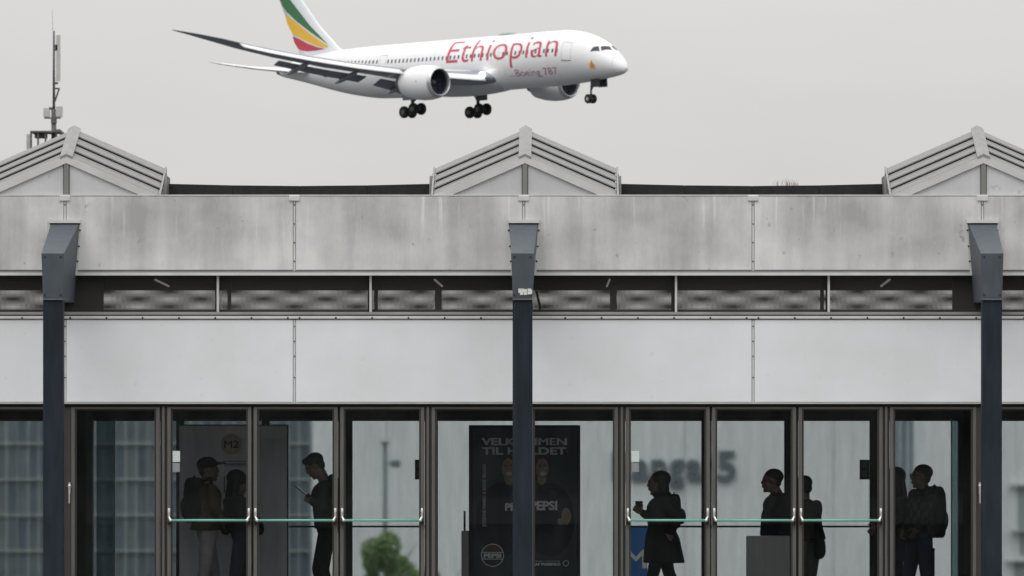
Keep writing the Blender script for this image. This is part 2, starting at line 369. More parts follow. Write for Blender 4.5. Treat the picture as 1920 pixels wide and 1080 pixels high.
# radio mast on the left skyline
MY = 250.0; mk = (MY - CAM_Y) / FPX
def mp_(px, py): return at(px, py, MY)
mast = empty('radio_mast', (mp_(100, 0).x, MY, GZ), 'grey radio mast with antennas behind the left roof louvre', 'mast')
M_mast = mat('mast_grey', (.10, .10, .10), .6); M_pale = mat('antenna_pale', (.48, .48, .47), .5)
x = mp_(101, 0).x
MB().tube((x, MY, GZ), (x, MY, mp_(0, 205).z), .16, .13, 10).tube((x, MY, mp_(0, 205).z), (x, MY, mp_(0, 58).z), .07, .05, 8).build('pole', M_mast, mast, True)
MB().tube((x - .06, MY, mp_(0, 58).z), (mp_(98, 0).x, MY, mp_(0, 18).z), .014, .008, 6).build('whip_antenna', mat('antenna_wire', (.35, .35, .35), .5), mast)
def mbox(n, a, b, t, bt, m, d=.12): q0, q1 = mp_(a, t), mp_(b, bt); return box_obj(n, m, mast, q0.x, q1.x, MY - d, MY + d, q1.z, q0.z)
mbox('panel_antenna', 105.5, 113, 66, 152, M_pale); mbox('clamp', 101, 108, 84, 95, M_mast); mbox('clamp', 102, 109, 154, 158, M_mast, .05)
MB().tube(mp_(103, 190), mp_(111, 166), .05, .05, 6).tube(mp_(103, 166), mp_(112, 166), .045, .045, 6).build('bracket', M_mast, mast)
mbox('sector_antenna', 82, 93, 203, 219, M_pale, .2); mbox('sector_antenna', 105, 117, 200, 219, M_pale, .2)
mbox('cross_arm', 83, 114, 220, 222.5, M_mast, .08); mbox('collar', 96, 106, 220, 231, M_mast, .18); mbox('clamp', 92, 99, 201, 206, M_mast, .08)
fr = mbox('platform_rail', 60, 118, 247, 250, M_mast, .9)
for a in (61, 74, 88, 108, 117): q = mp_(a, 247); MB().tube((q.x, MY - .8, q.z), (q.x, MY - .8, mp_(0, 285).z), .05).build('rail_post', M_mast, fr)
mbox('equipment_box', 66, 88, 250, 259, M_mast, .4); mbox('equipment_box', 104, 114, 243, 250, M_mast, .3); mbox('panel_antenna', 50, 58, 252, 280, M_pale, .15)
mbox('platform', 58, 120, 281, 284, M_mast, 1.0)

# unseen terminal block, added to keep reflections in the front glass dark
tm = empty('unseen_terminal', (0, -110, GZ), 'long dark terminal block added out of view for the front glass to reflect', 'terminal')
box_obj('wall', mat('terminal_dark', (.05, .053, .056), .7), tm, -90, 90, -125, -95, GZ, 13)
for k in range(4): box_obj('floor_band', mat('terminal_band', (.16, .16, .16), .7), tm, -90, 90, -94.9, -94.6, GZ + 4.2 + k * 5, GZ + 4.9 + k * 5)

# ------------------------------------------------------------------ the station hall
S0, STEP = 122.0, 430.0                   # panel seams in photo pixels on the facade plane
SEAMS = [S0 + STEP * k for k in range(-2, 7)]
BAYS = [122 + 860 * k for k in range(-1, 4)]            # column axes
XA, XB = fx(SEAMS[0]), fx(SEAMS[-1])
BY = 2.6                                  # back glazing plane
hall = empty('station_hall', ((XA + XB) / 2, BY / 2, 0), 'long aluminium clad station hall with glass doors and gabled roof louvres', 'station hall')
box_obj('floor', M_floor, hall, XA, XB, -.2, BY + .25, .004, .02)
box_obj('ceiling', M_ceil, hall, XA, XB, .26, BY - .02, 3.42, 3.50)
box_obj('roof_slab', M_felt, hall, XA, XB, .032, BY, 3.505, 4.15)
box_obj('side_wall', M_dark, hall, XA - .1, XA, 0, BY, 0, 4.1); box_obj('side_wall', M_dark, hall, XB, XB + .1, 0, BY, 0, 4.1)
box_obj('front_beam', M_dark, hall, XA, XB, .035, .22, 2.17, 3.0)
box_obj('fascia_backing', M_black, hall, XA, XB, .026, .0295, fz(512), 4.19)
box_obj('back_beam', M_dark, hall, XA, XB, BY - .16, BY + .06, 2.02, 3.02)
box_obj('screen_bottom_rail', M_dark, hall, XA, XB, .19, .24, 3.0, 3.085)
box_obj('back_upper_beam', M_dark, hall, XA, XB, BY - .02, BY + .12, 3.35, 4.1)

# fascia panels: upper (weathered) and lower (clean)
zu0, zu1 = fz(507), fz(367.5); zl0, zl1 = fz(754.5), fz(599)
pw = fx(STEP + 1080) - .022
def panel_mesh(w_, h_, m_):
    b = MB(); d = .006; hw, hh = w_ / 2, h_ / 2
    fr_ = [(-hw + d, -.012, -hh + d), (hw - d, -.012, -hh + d), (hw - d, -.012, hh - d), (-hw + d, -.012, hh - d)]
    bk = [(-hw, 0, -hh), (hw, 0, -hh), (hw, 0, hh), (-hw, 0, hh)]; b2 = [(x_, .025, z_) for x_, _, z_ in bk]
    b.loft([b2, bk, fr_]); return b.mesh('fascia_panel', m_)
me_u = panel_mesh(pw, zu1 - zu0, M_up); me_l = panel_mesh(pw, zl1 - zl0, M_lo)
scr = MB()
def screw(x, y, z, r=.009): scr.tube((x, y, z), (x, y - .006, z), r * 1.25, r, 6)
for i in range(len(SEAMS) - 1):
    xc = fx(SEAMS[i] + STEP / 2)
    put('upper_panel', me_u, hall, (xc, 0, (zu0 + zu1) / 2)); put('lower_panel', me_l, hall, (xc, 0, (zl0 + zl1) / 2))
    for k in range(7):
        screw(fx(SEAMS[i] + 10 + k * 68), -.028, fz(596.2), .009)
for i, s in enumerate(SEAMS):
    x = fx(s)
    box_obj('seam_strip', M_trim, hall, x - .0085, x + .0085, -.009, .004, zu0 - .02, fz(377))
    box_obj('seam_strip', M_trim, hall, x - .0085, x + .0085, -.009, .004, zl0, zl1)
    bevel(box_obj('seam_clip', M_trim, hall, x - .052, x + .052, -.03, .03, fz(377), fz(366.5)), .006)
    for yy in (384, 420, 455, 490): screw(x, -.009, fz(yy), .006)
    for yy in (612, 640, 668, 708): screw(x + .001, -.009, fz(yy), .006)
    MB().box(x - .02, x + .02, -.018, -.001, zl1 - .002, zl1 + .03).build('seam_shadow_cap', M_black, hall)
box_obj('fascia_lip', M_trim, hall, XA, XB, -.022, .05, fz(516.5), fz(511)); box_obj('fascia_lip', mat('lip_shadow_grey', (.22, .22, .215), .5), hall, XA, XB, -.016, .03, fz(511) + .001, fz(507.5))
box_obj('coping', M_trim, hall, XA, XB, -.014, .06, fz(367.2), fz(365))
box_obj('sill', M_trim, hall, XA, XB, -.03, .10, fz(597.5), fz(592.5)); box_obj('sill_gap', M_black, hall, XA, XB, -.012, .10, fz(592.4), fz(590.2))
box_obj('sill_flashing', mat('flashing_dull', (.27, .27, .26), .5, 0, .25, 3), hall, XA, XB, -.024, .16, fz(590.1), fz(585))
box_obj('panel_drip', M_trim, hall, XA, XB, -.016, .02, fz(757), fz(755)); 
box_obj('shadow_gap', M_black, hall, XA, XB, .012, .05, fz(761), fz(757.2))

# clerestory: expanded metal screens front and back, pale mullions
def sheet(name, x0, x1, y, z0, z1, m_):
    b = MB(); b.add([(x0, y, z0), (x1, y, z0), (x1, y, z1), (x0, y, z1)], [(0, 1, 2, 3)]); return b.build(name, m_, hall)
bay_x = [fx(b) for b in BAYS]
cz0, cz1 = fz(585), fz(515)
for i in range(len(BAYS) - 1):
    sheet('clerestory_screen', bay_x[i], bay_x[i + 1], .17, cz0 - .03, cz1, M_scrn)
    sheet('back_clerestory_screen', bay_x[i], bay_x[i + 1], BY, 3.02, 3.36, M_scrn)
for b in BAYS[:-1]:
    for k in (1, 2):
        x = fx(b + 286.7 * k - 1); box_obj('clerestory_mullion', M_trim, hall, x - .011, x + .011, .06, .13, cz0, cz1)
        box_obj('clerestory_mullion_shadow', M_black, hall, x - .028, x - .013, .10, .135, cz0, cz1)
for pxx in (430, 705, 822, 1150, 1262, 1541):           # dark posts of the rear screen
    q = at(pxx, 0, BY - .1); hw = .018 if pxx not in (822, 1150) else .035
    box_obj('rear_screen_post', M_dark, hall, q.x - hw, q.x + hw, BY - .14, BY - .06, 3.0, 3.42)
for pa, pb in ((104, 191), (1788, 1860)):      # blank end boards behind the screen
    q0, q1 = fx(pa), fx(pb); box_obj('screen_blank', M_dark, hall, q0, q1, .20, .24, 3.086, 3.41)
M_tube = mat('ceiling_lamp_lit', (.8, .8, .78), .4, emit=(1, .98, .93, .25))
for pa, pb in ((291, 316), (815, 829), (1143, 1138), (1668, 1652)):
    a = at(pa, 518, .35); b = at(pb, 536, 1.9)
    MB().tube((a.x, .35, 3.385), (b.x, 1.9, 3.37), .011, .011, 8).build('ceiling_lamp', M_tube, hall, True)
cb = MB()                                  # loose cable hanging beside the middle column
pts = [at(1006, 546, .12), at(1009, 560, .11), at(1012, 572, .1), at(1013, 586, .1)]
for a, b in zip(pts, pts[1:]): cb.tube(a, b, .012, .012, 6)
cb.build('loose_cable', M_black, hall)

# columns with tapered brackets
CY_ = -1.40; ck = (CY_ - CAM_Y) / FPX
zt = EYE + (890 - 560) * ck; zs = EYE + (890 - 475) * ck; zc_ = fz(420)
for n_, b in enumerate(BAYS):
    x = fx(b); cw2 = 18.6 * ck
    co = MB().box(x - cw2, x + cw2, CY_, CY_ + .2, 0, zt).build('column', M_col, hall); bevel(co, .006)
    f1, f0, b1, b0 = 21.3 * ck, 18.2 * ck, .139, .082
    br = MB().hexa([(x - f0, CY_ - .02, zt + .004), (x + f0, CY_ - .02, zt + .004), (x + b0, .16, zt), (x - b0, .16, zt),
                    (x - f1, CY_ - .02, zs), (x + f1, CY_ - .02, zs), (x + b1, -.014, zc_), (x - b1, -.014, zc_)]).build('bracket', M_brk, co); bevel(br, .005)
    box_obj('bracket_cap', M_trim, co, x - .155, x + .155, -.05, -.014, fz(418.5), fz(412)); 
    box_obj('bracket_cap_joint', M_black, co, x - .145, x + .145, -.035, -.0142, fz(421.5), fz(418.7))
    for s in (-1, 1):                      # cover strips where the bracket passes through the fascia
        MB().hexa([(x + s * .105, -.020, fz(511)), (x + s * .125, -.020, fz(511)), (x + s * .125, -.0125, fz(511)), (x + s * .105, -.0125, fz(511)),
                   (x + s * .145, -.020, fz(420)), (x + s * .162, -.020, fz(420)), (x + s * .162, -.0125, fz(420)), (x + s * .145, -.0125, fz(420))]).build('cover_strip', M_trim, co)
        for yy in (432, 462, 490): screw(x + s * (.12 + (511 - yy) * .00037), -.021, fz(yy), .008)
    box_obj('bracket_joint', mat('joint_pale', (.11, .125, .145), .5), co, x - f0 - .003, x + f0 + .003, CY_ - .024, CY_ + .1, zt - .012, zt + .003)
    for sx_, zz in ((-1, zs - .035), (1, zs - .035), (-1, zt + .035), (1, zt + .035)): screw(x + sx_ * f0 * .82, CY_ - .021, zz, .009)
    if b == 982:                           # remains of a white numeral sticker
        stick = at(985, 547, CY_)
        for k, (a, c2, t, bt) in enumerate(((972, 982, 541, 549), (975, 981, 546, 553), (982, 988, 542, 553), (989, 996, 541, 552), (992, 998, 543, 551))):
            q0, q1 = at(a, t, CY_ - .0265), at(c2, bt, CY_ - .0265)
            box_obj('sticker_remnant', mat('old_sticker', (.62, .63, .62), .7, 0, .25, 40), co, q0.x, q1.x, CY_ - .029 - .0002 * k, CY_ - .0215, q1.z, q0.z)

# gabled roof louvres
for b in BAYS:
    x = fx(b) + .012; ap = fz(291); eh = .905; sl = (ap - fz(366)) / eh
    lv = MB()
    for s in (-1, 1):                      # pale gable frame
        P = lambda ax, dz, y: (x + s * ax, y, ap - sl * ax + dz)
        bar = [P(0, -.078, -.008), P(eh - .14, -.078, -.008), P(eh - .14, -.078, .07), P(0, -.078, .07), P(0, 0, -.008), P(eh, 0.0, -.008), P(eh, 0, .07), P(0, 0, .07)]
        lv.hexa(bar)
    root = lv.build('roof_louvre', mat('gable_frame', (.55, .55, .545), .45, 0, .1, 5), hall)
    for s in (-1, 1):
        P = lambda ax, dz, y: (x + s * ax, y, ap - sl * ax + dz)
        tri = [(x + s * .03, fz(365.5)), (x + s * (eh - .17), fz(365.5)), (x + s * .03, ap - .085)]
        MB().prism(tri if s > 0 else tri[::-1], .02, .05).build('gable_sheet', M_gable, root)
        MB().hexa([P(.02, -.06, .06), P(eh - .01, -.06, .06), P(eh - .01, .262, .97), P(.02, .262, .97), P(.02, -.03, .065), P(eh - .01, -.03, .065), P(eh - .01, .30, .975), P(.02, .30, .975)]).build('louvre_backing', M_black, root)
        for i in range(4):
            y0, y1 = .055 + .23 * i, .055 + .23 * (i + 1) - .004; o0, o1 = .004 + .0838 * i, .0838 * (i + 1) - .021
            MB().hexa([P(.05, o0 - .012, y0), P(eh + .002, o0 - .012, y0), P(eh + .002, o1 - .012, y1), P(.05, o1 - .012, y1),
                       P(.05, o0, y0), P(eh + .002, o0, y0), P(eh + .002, o1, y1), P(.05, o1, y1)]).build('louvre_blade', M_blade, root)
        MB().hexa([P(0, -.01, -.012), P(.062, -.01, -.012), P(.062, .335, .985), P(0, .335, .985), P(0, .014, -.012), P(.062, .012, -.012), P(.064, .348, .985), P(0, .352, .985)]).build('ridge_cap', M_ridge, root)
        ze = ap - sl * eh
        ep = [(.03, ze - .05), (.98, ze - .05), (.98, ze + .33), (.05, ze + .012)]
        xe0, xe1 = sorted((x + s * (eh + .004), x + s * (eh + .022))); MB().prismx(ep, xe0, xe1).build('end_plate', M_ridge, root)
        hb = MB()
        for i in range(5):
            yy = .10 + .18 * i; zz = ze + .0 + .06 * i; hb.tube((x + s * (eh + .022), yy, zz), (x + s * (eh + .027), yy, zz), .014, .014, 6)
        hb.build('vent_holes', M_black, root)
        xe0, xe1 = sorted((x + s * (eh + .024), x + s * (eh + .05))); MB().prismx([(.35, 4.12), (1.05, 4.12), (1.05, ze + .22), (.6, ze + .22)], xe0, xe1).build('curb', mat('curb_grey', (.12, .12, .12), .6), root)
    box_obj('gable_post', mat('gable_post', (.20, .20, .19), .5), root, x - .024, x + .024, .0, .06, fz(365.5), ap - .05)
    for s in (-1, 1): box_obj('gable_post_gap', M_black, root, x + s * .0275 - .003, x + s * .0275 + .003, .012, .055, fz(365.5), ap - .075)  # dark gap lines on either side of the post
# roofing felt upstands between them
for i in range(len(BAYS) - 1):
    a, b = fx(BAYS[i]) + .93, fx(BAYS[i + 1]) - .90
    for k in range(4):
        x0, x1 = a + (b - a) * k / 4 + .002, a + (b - a) * (k + 1) / 4 - .002
        f = lambda x_: 4.362 - .022 * math.sin(math.pi * (x_ - a) / (b - a))
        MB().hexa([(x0, .86, 4.1), (x1, .86, 4.1), (x1, 1.1, 4.1), (x0, 1.1, 4.1), (x0, .86, f(x0)), (x1, .86, f(x1)), (x1, 1.1, f(x1)), (x0, 1.1, f(x0))]).build('felt_upstand', M_felt, hall)

# ------- glazing, front and rear
def frame_rect(name, m_, parent, x0, x1, z0, z1, y0, y1, sw, tw, bw):
    b = MB(); b.box(x0, x0 + sw, y0, y1, z0, z1).box(x1 - sw, x1, y0, y1, z0, z1)
    b.box(x0 + sw, x1 - sw, y0, y1, z1 - tw, z1).box(x0 + sw, x1 - sw, y0, y1, z0, z0 + bw); return bevel(b.build(name, m_, parent), .004)
gt = fz(763)
doors = []
def leaf(px0, px1, name, door):
    x0, x1 = fx(px0), fx(px1)
    d = frame_rect(name, M_brz, hall, x0, x1, .03, gt, .03, .075, .036, .018, .10)
    frame_rect('glazing_bead', M_brzd, d, x0 + .0365, x1 - .0365, .131, gt - .0185, .045, .07, .016, .014, .012)
    MB().box(x0 + .040, x1 - .040, .054, .062, .132, gt - .022).build('pane', M_gl, d)
    if door:
        zb = fz(975.5); xa, xb = x0 + .022, x1 - .022
        bar = MB().tube((xa + .02, -.05, zb), (xb - .02, -.05, zb), .0125, .0125, 12).build('push_bar', M_green, d, True)
        for s, xx in ((1, xa), (-1, xb)):
            bb = MB(); bb.box(xx - .011, xx + .011, -.035, .03, fz(971), fz(953))
            bb.tube((xx, -.03, fz(969)), (xx + s * .014, -.05, zb + .008), .012, .012, 8).ball((xx + s * .016, -.05, zb), [(.018, 0, 0), (0, .018, 0), (0, 0, .018)]); bevel(bb.build('bar_bracket', M_steel, bar, True), .003)
            box_obj('bracket_foot', M_black, bar, xx - .014, xx + .014, -.02, .029, fz(984), fz(976.5))
    return d
def mull(px0, px1, y1=.11):
    x0, x1 = fx(px0), fx(px1); q = MB().box(x0, x1, .06, y1, .02, gt + .01); o = q.build('frame_post', M_brzd, hall)
    b = MB().box(x0 + .30 * (x1 - x0), x1 - .34 * (x1 - x0), .025, .0595, .02, gt); bevel(b.build('post_cover', M_brz, o), .003)
for b in BAYS:
    for o0, o1, d in ((191, 349, 1), (353, 511, 1), (515.5, 673.5, 1), (11, 177, 0), (687, 849, 0)):
        if b == BAYS[0] and False: continue
        if b + o1 > SEAMS[-1]: continue
        dd = leaf(b + o0, b + o1, 'door' if d else 'glazed_panel', d); doors.append((b, o0, dd))
    for o0, o1 in ((178, 190.5), (674, 686.5)):
        if b + o1 < SEAMS[-1]: mull(b + o0, b + o1)
    for o0, o1 in ((349.4, 352.6), (511.4, 515.1)):
        if b + o1 < SEAMS[-1]: box_obj('door_gap', M_black, hall, fx(b + o0), fx(b + o1), .06, .09, .03, gt)
    if XA < fx(b) < XB: box_obj('frame_post', M_brzd, hall, fx(b - 10.6), fx(b + 10.6), .04, .12, .02, gt)
box_obj('head_rail', M_brzd, hall, XA, XB, .08, .20, gt - .012, 2.165)
def on_door(bb, o): return [d for b, o_, d in doors if b == bb and o_ == o][0]
def sticker(parent, a, b, t, bt, m_, y=.0505): q0, q1 = at(a, t, .05), at(b, bt, .05); return box_obj('sticker', m_, parent, q0.x, q1.x, y, y + .003, q1.z, q0.z)
for bb, a in ((122, 323), (982, 1184)):
    d = on_door(bb, 191); sticker(d, a, a + 14.5, 845.5, 866, M_white); sticker(d, a + .5, a + 14, 868, 885, M_greyst)
# espagnolette handles on the narrow lights beside the columns
for bb, o, pxx in ((122, 11, 130.5), (982, 687, 1837)):
    d = on_door(bb, o); q = at(pxx, 915, .02)
    h = MB().box(q.x - .010, q.x + .010, -.005, .03, fz(926), fz(904)).ball((q.x, -.012, fz(911)), [(.016, 0, 0), (0, .016, 0), (0, 0, .02)]); h.tube((q.x, -.02, fz(912)), (q.x, -.02, fz(944)), .007, .006, 8); h.build('handle', M_steel, d)

k_ = 190 * 60 / (60 + BY)
def bx(px): return fx(px)                  # rear glazing repeats the front grid
zbt = EYE + (890 - 784) / k_
for b in BAYS:
    for o0, o1 in ((184, 351), (351, 513), (513, 680), (0, 184), (680, 860)):
        if b + o1 > SEAMS[-1] + 1: continue
        x0, x1 = bx(b + o0), bx(b + o1)
        f = frame_rect('rear_glazed_panel', M_dark, hall, x0 + .001, x1 - .001, .02, zbt, BY - .04, BY + .04, .040, .03, .1)
        MB().box(x0 + .041, x1 - .041, BY - .005, BY + .005, .121, zbt - .031).build('pane', M_glb, f)
        if o0 in (184, 351, 513): box_obj('transom', M_dark, f, x0 + .042, x1 - .042, BY - .035, BY - .006, EYE - (989 - 890) / k_, EYE - (985.5 - 890) / k_)
    if XA < bx(b) < XB: box_obj('rear_column', M_dark, hall, bx(b) - .085, bx(b) + .085, BY - .24, BY - .05, .02, 3.0)
for a, b in ((778, 792), (1612, 1630)):    # black control plates on the rear frame
    q0, q1 = at(a, 862, BY - .08), at(b, 899, BY - .08); pl = box_obj('control_plate', M_dark, hall, q0.x, q1.x, BY - .09, BY - .042, q1.z, q0.z)
    for t, bt in ((866, 877), (883, 895)):
        r0, r1 = at((a + b) / 2 - 4, t, BY - .08), at((a + b) / 2 + 4, bt, BY - .08); box_obj('button', mat('button_grey', (.05, .05, .05), .4), pl, r0.x, r1.x, BY - .097, BY - .0905, r1.z, r0.z)
M_fin = glass('teal_glass', (.46, .54, .56))
for a, b in ((1784, 1808), (181, 215)):
    q0, q1 = at(a, 0, 2.3), at(b, 0, 2.3); fn = MB().box(q0.x, q1.x, 2.296, 2.304, .02, 2.03).build('glass_fin', M_fin, hall); xe = q0.x if a > 1000 else q1.x; box_obj('fin_edge', mat('fin_edge_pale', (.16, .19, .19), .4), fn, xe - .006, xe + .006, 2.28, 2.32, .02, 2.03)
tag(scr.build('screws', M_screw, hall), kind='stuff')

# weeds on the roof edge
wd = empty('dry_weed', at(1474, 348, 1.0), 'tuft of dry grass growing on the roof edge', 'weed')
wb = MB()
for k in range(46):
    q = at(random.choice((1456, 1474, 1484, 1488)) + random.gauss(0, 5), 350, .98 + random.random() * .1); h = random.uniform(.03, .085); dx = random.gauss(0, .02)
    a, b_, c2 = q, q + Vector((dx * .4, 0, h * .6)), q + Vector((dx, random.gauss(0, .01), h))
    wb.tube(a, b_, .0022, .0018, 4).tube(b_, c2, .0018, .0006, 4)
wb.build('blades', mat('dry_grass', (.33, .27, .17), .9), wd)

# ------------------------------------------------------------------ things inside the hall
def thing_box(name, label, cat, a, b, t, bt, Y, d, m_):
    q0, q1 = at(a, t, Y), at(b, bt, Y); e = empty(name, ((q0.x + q1.x) / 2, Y, .02), label, cat); return e, q0, q1
# line map board with the M2 roundel
e, q0, q1 = thing_box('information_wall', 'dark grey information wall with round M2 sign behind the left door', 'information wall', 336, 538, 798, 1160, 2.05, .1, None)
M_iw = mat('information_wall_grey', (.68, .68, .72), .5, 0, .08, 1.5)
box_obj('board', M_iw, e, q0.x, q1.x, 2.05, 2.17, .02, q0.z); 
frame_rect('frame', M_dark, e, q0.x - .012, q1.x + .012, .02, q0.z + .012, 2.04, 2.18, .012, .012, .02)
a0, a1 = at(338, 800, 2.048), at(536, 822, 2.048); box_obj('header_strip', mat('header_grey', (.74, .73, .72), .5), e, a0.x, a1.x, 2.044, 2.0495, a1.z, a0.z)
cc = at(434, 833, 2.04); rd = MB(); R_ = 19.5 * 62 / FPX
rd.loft([[(cc.x + R_ * math.cos(t), y, cc.z + R_ * math.sin(t)) for t in np.linspace(0, 2 * math.pi, 40, endpoint=False)] for y in (2.043, 2.034)])
ro = rd.build('line_roundel', mat('roundel_yellow', (.46, .38, .24), .5), e)
text_on('lettering', 'M2', M_black, ro, cc.x - R_ * .68, cc.x + R_ * .68, cc.z - .035, cc.z + .035, 2.0325, .02)
for i, (a, b, y_, hh) in enumerate(((418, 464, 864, 1.5), (420, 468, 869, 2.2), (420, 468, 873, 1.2))):
    r0, r1 = at(a, y_, 2.04), at(b, y_ + hh, 2.04); box_obj('text_line', mat('text_line_blue', (.06, .07, .12), .5), e, r0.x, r1.x, 2.046, 2.0495, r1.z, r0.z)
r0, r1 = at(419.5, 893, 2.04), at(421.5, 925, 2.04); box_obj('text_line', MATS['text_line_blue'], e, r0.x, r1.x, 2.046, 2.0495, r1.z, r0.z)
r0, r1 = at(346, 784, 2.5), at(466, 796, 2.5)      # pale strip light box above the wall

# illuminated-poster case
PY = 2.25
e, q0, q1 = thing_box('poster_case', 'tall black advertising poster case behind the middle column', 'poster', 879, 1088, 797, 1160, PY, .1, None)
box_obj('case', mat('poster_case_black', (.012, .014, .016), .4), e, q0.x, q1.x, PY, PY + .12, .02, q0.z)
pr0, pr1 = at(887, 803, PY), at(1081, 1100, PY)
prn = box_obj('print', mat('poster_print_dark', (.035, .055, .070), .45, 0, .3, 3), e, pr0.x, pr1.x, PY - .006, PY - .0005, pr1.z, pr0.z)
M_pt = mat('poster_white_print', (.85, .87, .88), .5, 0, .05)
def ptx(body, a, b, t, bt, bold=.03, vertical=False, m_=M_pt, y=PY - .009, shear=0):
    r0, r1 = at(a, t, PY), at(b, bt, PY); text_on('lettering', body, m_, prn, r0.x, r1.x, r1.z, r0.z, y, bold, vertical, shear)
ptx('VELKOMMEN', 904, 1062, 821.5, 834.5, .035); ptx('TIL HOLDET', 904, 1062, 838.5, 852.5, .03)
ptx('JOSEFINE HASBO & SIGNE BRUUN', 904.5, 913, 871, 988, .03, True, mat('poster_grey_print', (.50, .53, .53), .5))
def disc(name, cx, cy, rx, ry, m_, y, n=28, ring=None, a0=0, a1=2 * math.pi):
    c2 = at(cx, cy, PY); kx = (PY - CAM_Y) / FPX; b = MB(); th = np.linspace(a0, a1, n, endpoint=(a1 - a0 < 6.2))
    o = [(c2.x + rx * kx * math.cos(t), y, c2.z + ry * kx * math.sin(t)) for t in th]
    if ring:
        i_ = [(c2.x + rx * ring * kx * math.cos(t), y, c2.z + ry * ring * kx * math.sin(t)) for t in th]; nn = len(th)
        b.add(o + i_, [(k, (k + 1) % nn, nn + (k + 1) % nn, nn + k) for k in range(nn)])
    else: b.add(o, [tuple(range(len(o)))])
    return b.build(name, m_, prn)
M_pskin = mat('print_skin', (.36, .26, .20), .5, 0, .25, 30); M_phair = mat('print_hair', (.05, .035, .022), .6); M_pshirt = mat('print_shirt', (.016, .02, .034), .6, 0, .2, 10); M_pmouth = mat('print_mouth', (.6, .57, .54), .5)
for cx, s in ((953, -1), (1017, 1)):
    disc('printed_shirt', cx - s * -14, 975, 46, 70, M_pshirt, PY - .0064 - .0002 * (s > 0))
    disc('printed_hair', cx - s * 2, 872, 15, 20, M_phair, PY - .0072); disc('printed_neck', cx - s * 1, 898, 8, 11, M_pskin, PY - .0074)
    disc('printed_face', cx, 878, 12, 19, M_pskin, PY - .0078); disc('printed_mouth', cx + 1, 888, 5.5, 4, M_pmouth, PY - .0084)
    for d in (-5, 5): disc('printed_eye', cx + d, 873, 2.2, 1.2, M_phair, PY - .0084, 12)
disc('printed_arm', 1062, 968, 9, 16, M_pskin, PY - .0076); disc('printed_hand', 1052, 978, 7, 6, M_pskin, PY - .0079)
ptx('PEPSI', 947, 990, 943, 958, .045, m_=M_pt); ptx('PEPSI', 994, 1045, 939, 957, .045)
disc('printed_badge', 1036, 927, 8, 9, mat('print_badge', (.05, .055, .065), .5), PY - .0079)
M_prd = mat('print_dull_red', (.16, .07, .05), .5); M_pbl = mat('print_dull_blue', (.02, .03, .05), .5)
disc('logo_ring', 923.5, 1041, 21.5, 21.5, M_pt, PY - .0082, 40, .93)
disc('logo_upper', 923.5, 1041, 19.6, 19.6, M_prd, PY - .0079, 24, None, .32, math.pi - .32); disc('logo_lower', 923.5, 1041, 19.6, 19.6, M_pbl, PY - .0079, 24, None, math.pi + .32, 2 * math.pi - .32)
for yy in (1035, 1047.5): r0, r1 = at(904.5, yy, PY), at(942.5, yy + 1.4, PY); box_obj('logo_line', M_pt, prn, r0.x, r1.x, PY - .0088, PY - .0083, r1.z, r0.z)
ptx('PEPSI', 907, 940, 1037.5, 1046, .045)
ptx('STOLT SPONSOR', 1004, 1051, 1051, 1054.3, .02, m_=MATS['poster_grey_print']); ptx('AF PIGEBOLD', 1003, 1051, 1055.5, 1060.5, .04); disc('sponsor_badge', 1061, 1056, 6, 6, MATS['poster_grey_print'], PY - .008, 20, .7)

# validator post, bin cabinet, metro pillar
e, q0, q1 = thing_box('card_reader_post', 'grey card reader post with thin upright left of the poster', 'post', 865, 879, 995, 1160, 2.0, .2, None)
bevel(box_obj('body', mat('post_grey', (.30, .30, .30), .5), e, q0.x, q1.x, 1.98, 2.12, .02, q0.z), .01)
u0, u1 = at(869, 958, 2.0), at(873, 996, 2.0); box_obj('upright', M_dark, e, u0.x, u1.x, 2.03, 2.06, q0.z, u0.z)
e, q0, q1 = thing_box('cabinet', 'plain grey waist high cabinet standing before the suited man', 'cabinet', 1400.5, 1481, 1005, 1160, .75, .4, None)
M_cab = mat('cabinet_grey', (.30, .30, .305), .5, 0, .06, 3)
bevel(box_obj('body', M_cab, e, q0.x, q1.x, .75, 1.05, .06, q0.z), .006); box_obj('plinth', M_dark, e, q0.x + .02, q1.x - .02, .77, 1.03, .02, .06)
e, q0, q1 = thing_box('metro_pillar', 'blue metro pillar with white letter M outside the rear glass', 'pillar', 1172, 1214, 986, 1180, 5.0, .3, None)
bevel(box_obj('body', mat('metro_blue', (.045, .16, .45), .4, 0, .12, 3), e, q0.x, q1.x, 5.0, 5.3, 0, q0.z), .01)
r0, r1 = at(1174, 1031, 5.0), at(1211, 1065, 5.0); text_on('lettering', 'M', mat('pillar_white', (.72, .75, .70), .5), e, r0.x, r1.x, r1.z, r0.z, 4.996, .02)

# ------------------------------------------------------------------ people (bodies grown from joints, one continuous surface each)
UP = Vector((0, 0, 1))
def remesh(mb, name, m_, parent, voxel, it=4):
    me = mb.mesh('tmp'); o = bpy.data.objects.new('tmp', me); COL.objects.link(o)
    a = o.modifiers.new('r', 'REMESH'); a.mode = 'VOXEL'; a.voxel_size = voxel; a.use_smooth_shade = True
    s = o.modifiers.new('s', 'SMOOTH'); s.factor = .5; s.iterations = it
    bpy.context.view_layer.update()
    out = bpy.data.meshes.new_from_object(o.evaluated_get(bpy.context.evaluated_depsgraph_get()))
    bpy.data.objects.remove(o); bpy.data.meshes.remove(me)
    out.name = name; out.materials.clear(); out.materials.append(m_); out.transform(Matrix.Translation(-ROOT[parent]))
    return link(bpy.data.objects.new(name, out), parent)
def cap(mb, p, q, r0, r1):
    p, q = Vector(p), Vector(q); mb.tube(p, q, r0, r1, 12)
    for c_, r in ((p, r0), (q, r1)): mb.ball(c_, [(r, 0, 0), (0, r, 0), (0, 0, r)], 12, 8)
def yawv(d): return Vector((math.cos(math.radians(d)), math.sin(math.radians(d)), 0))
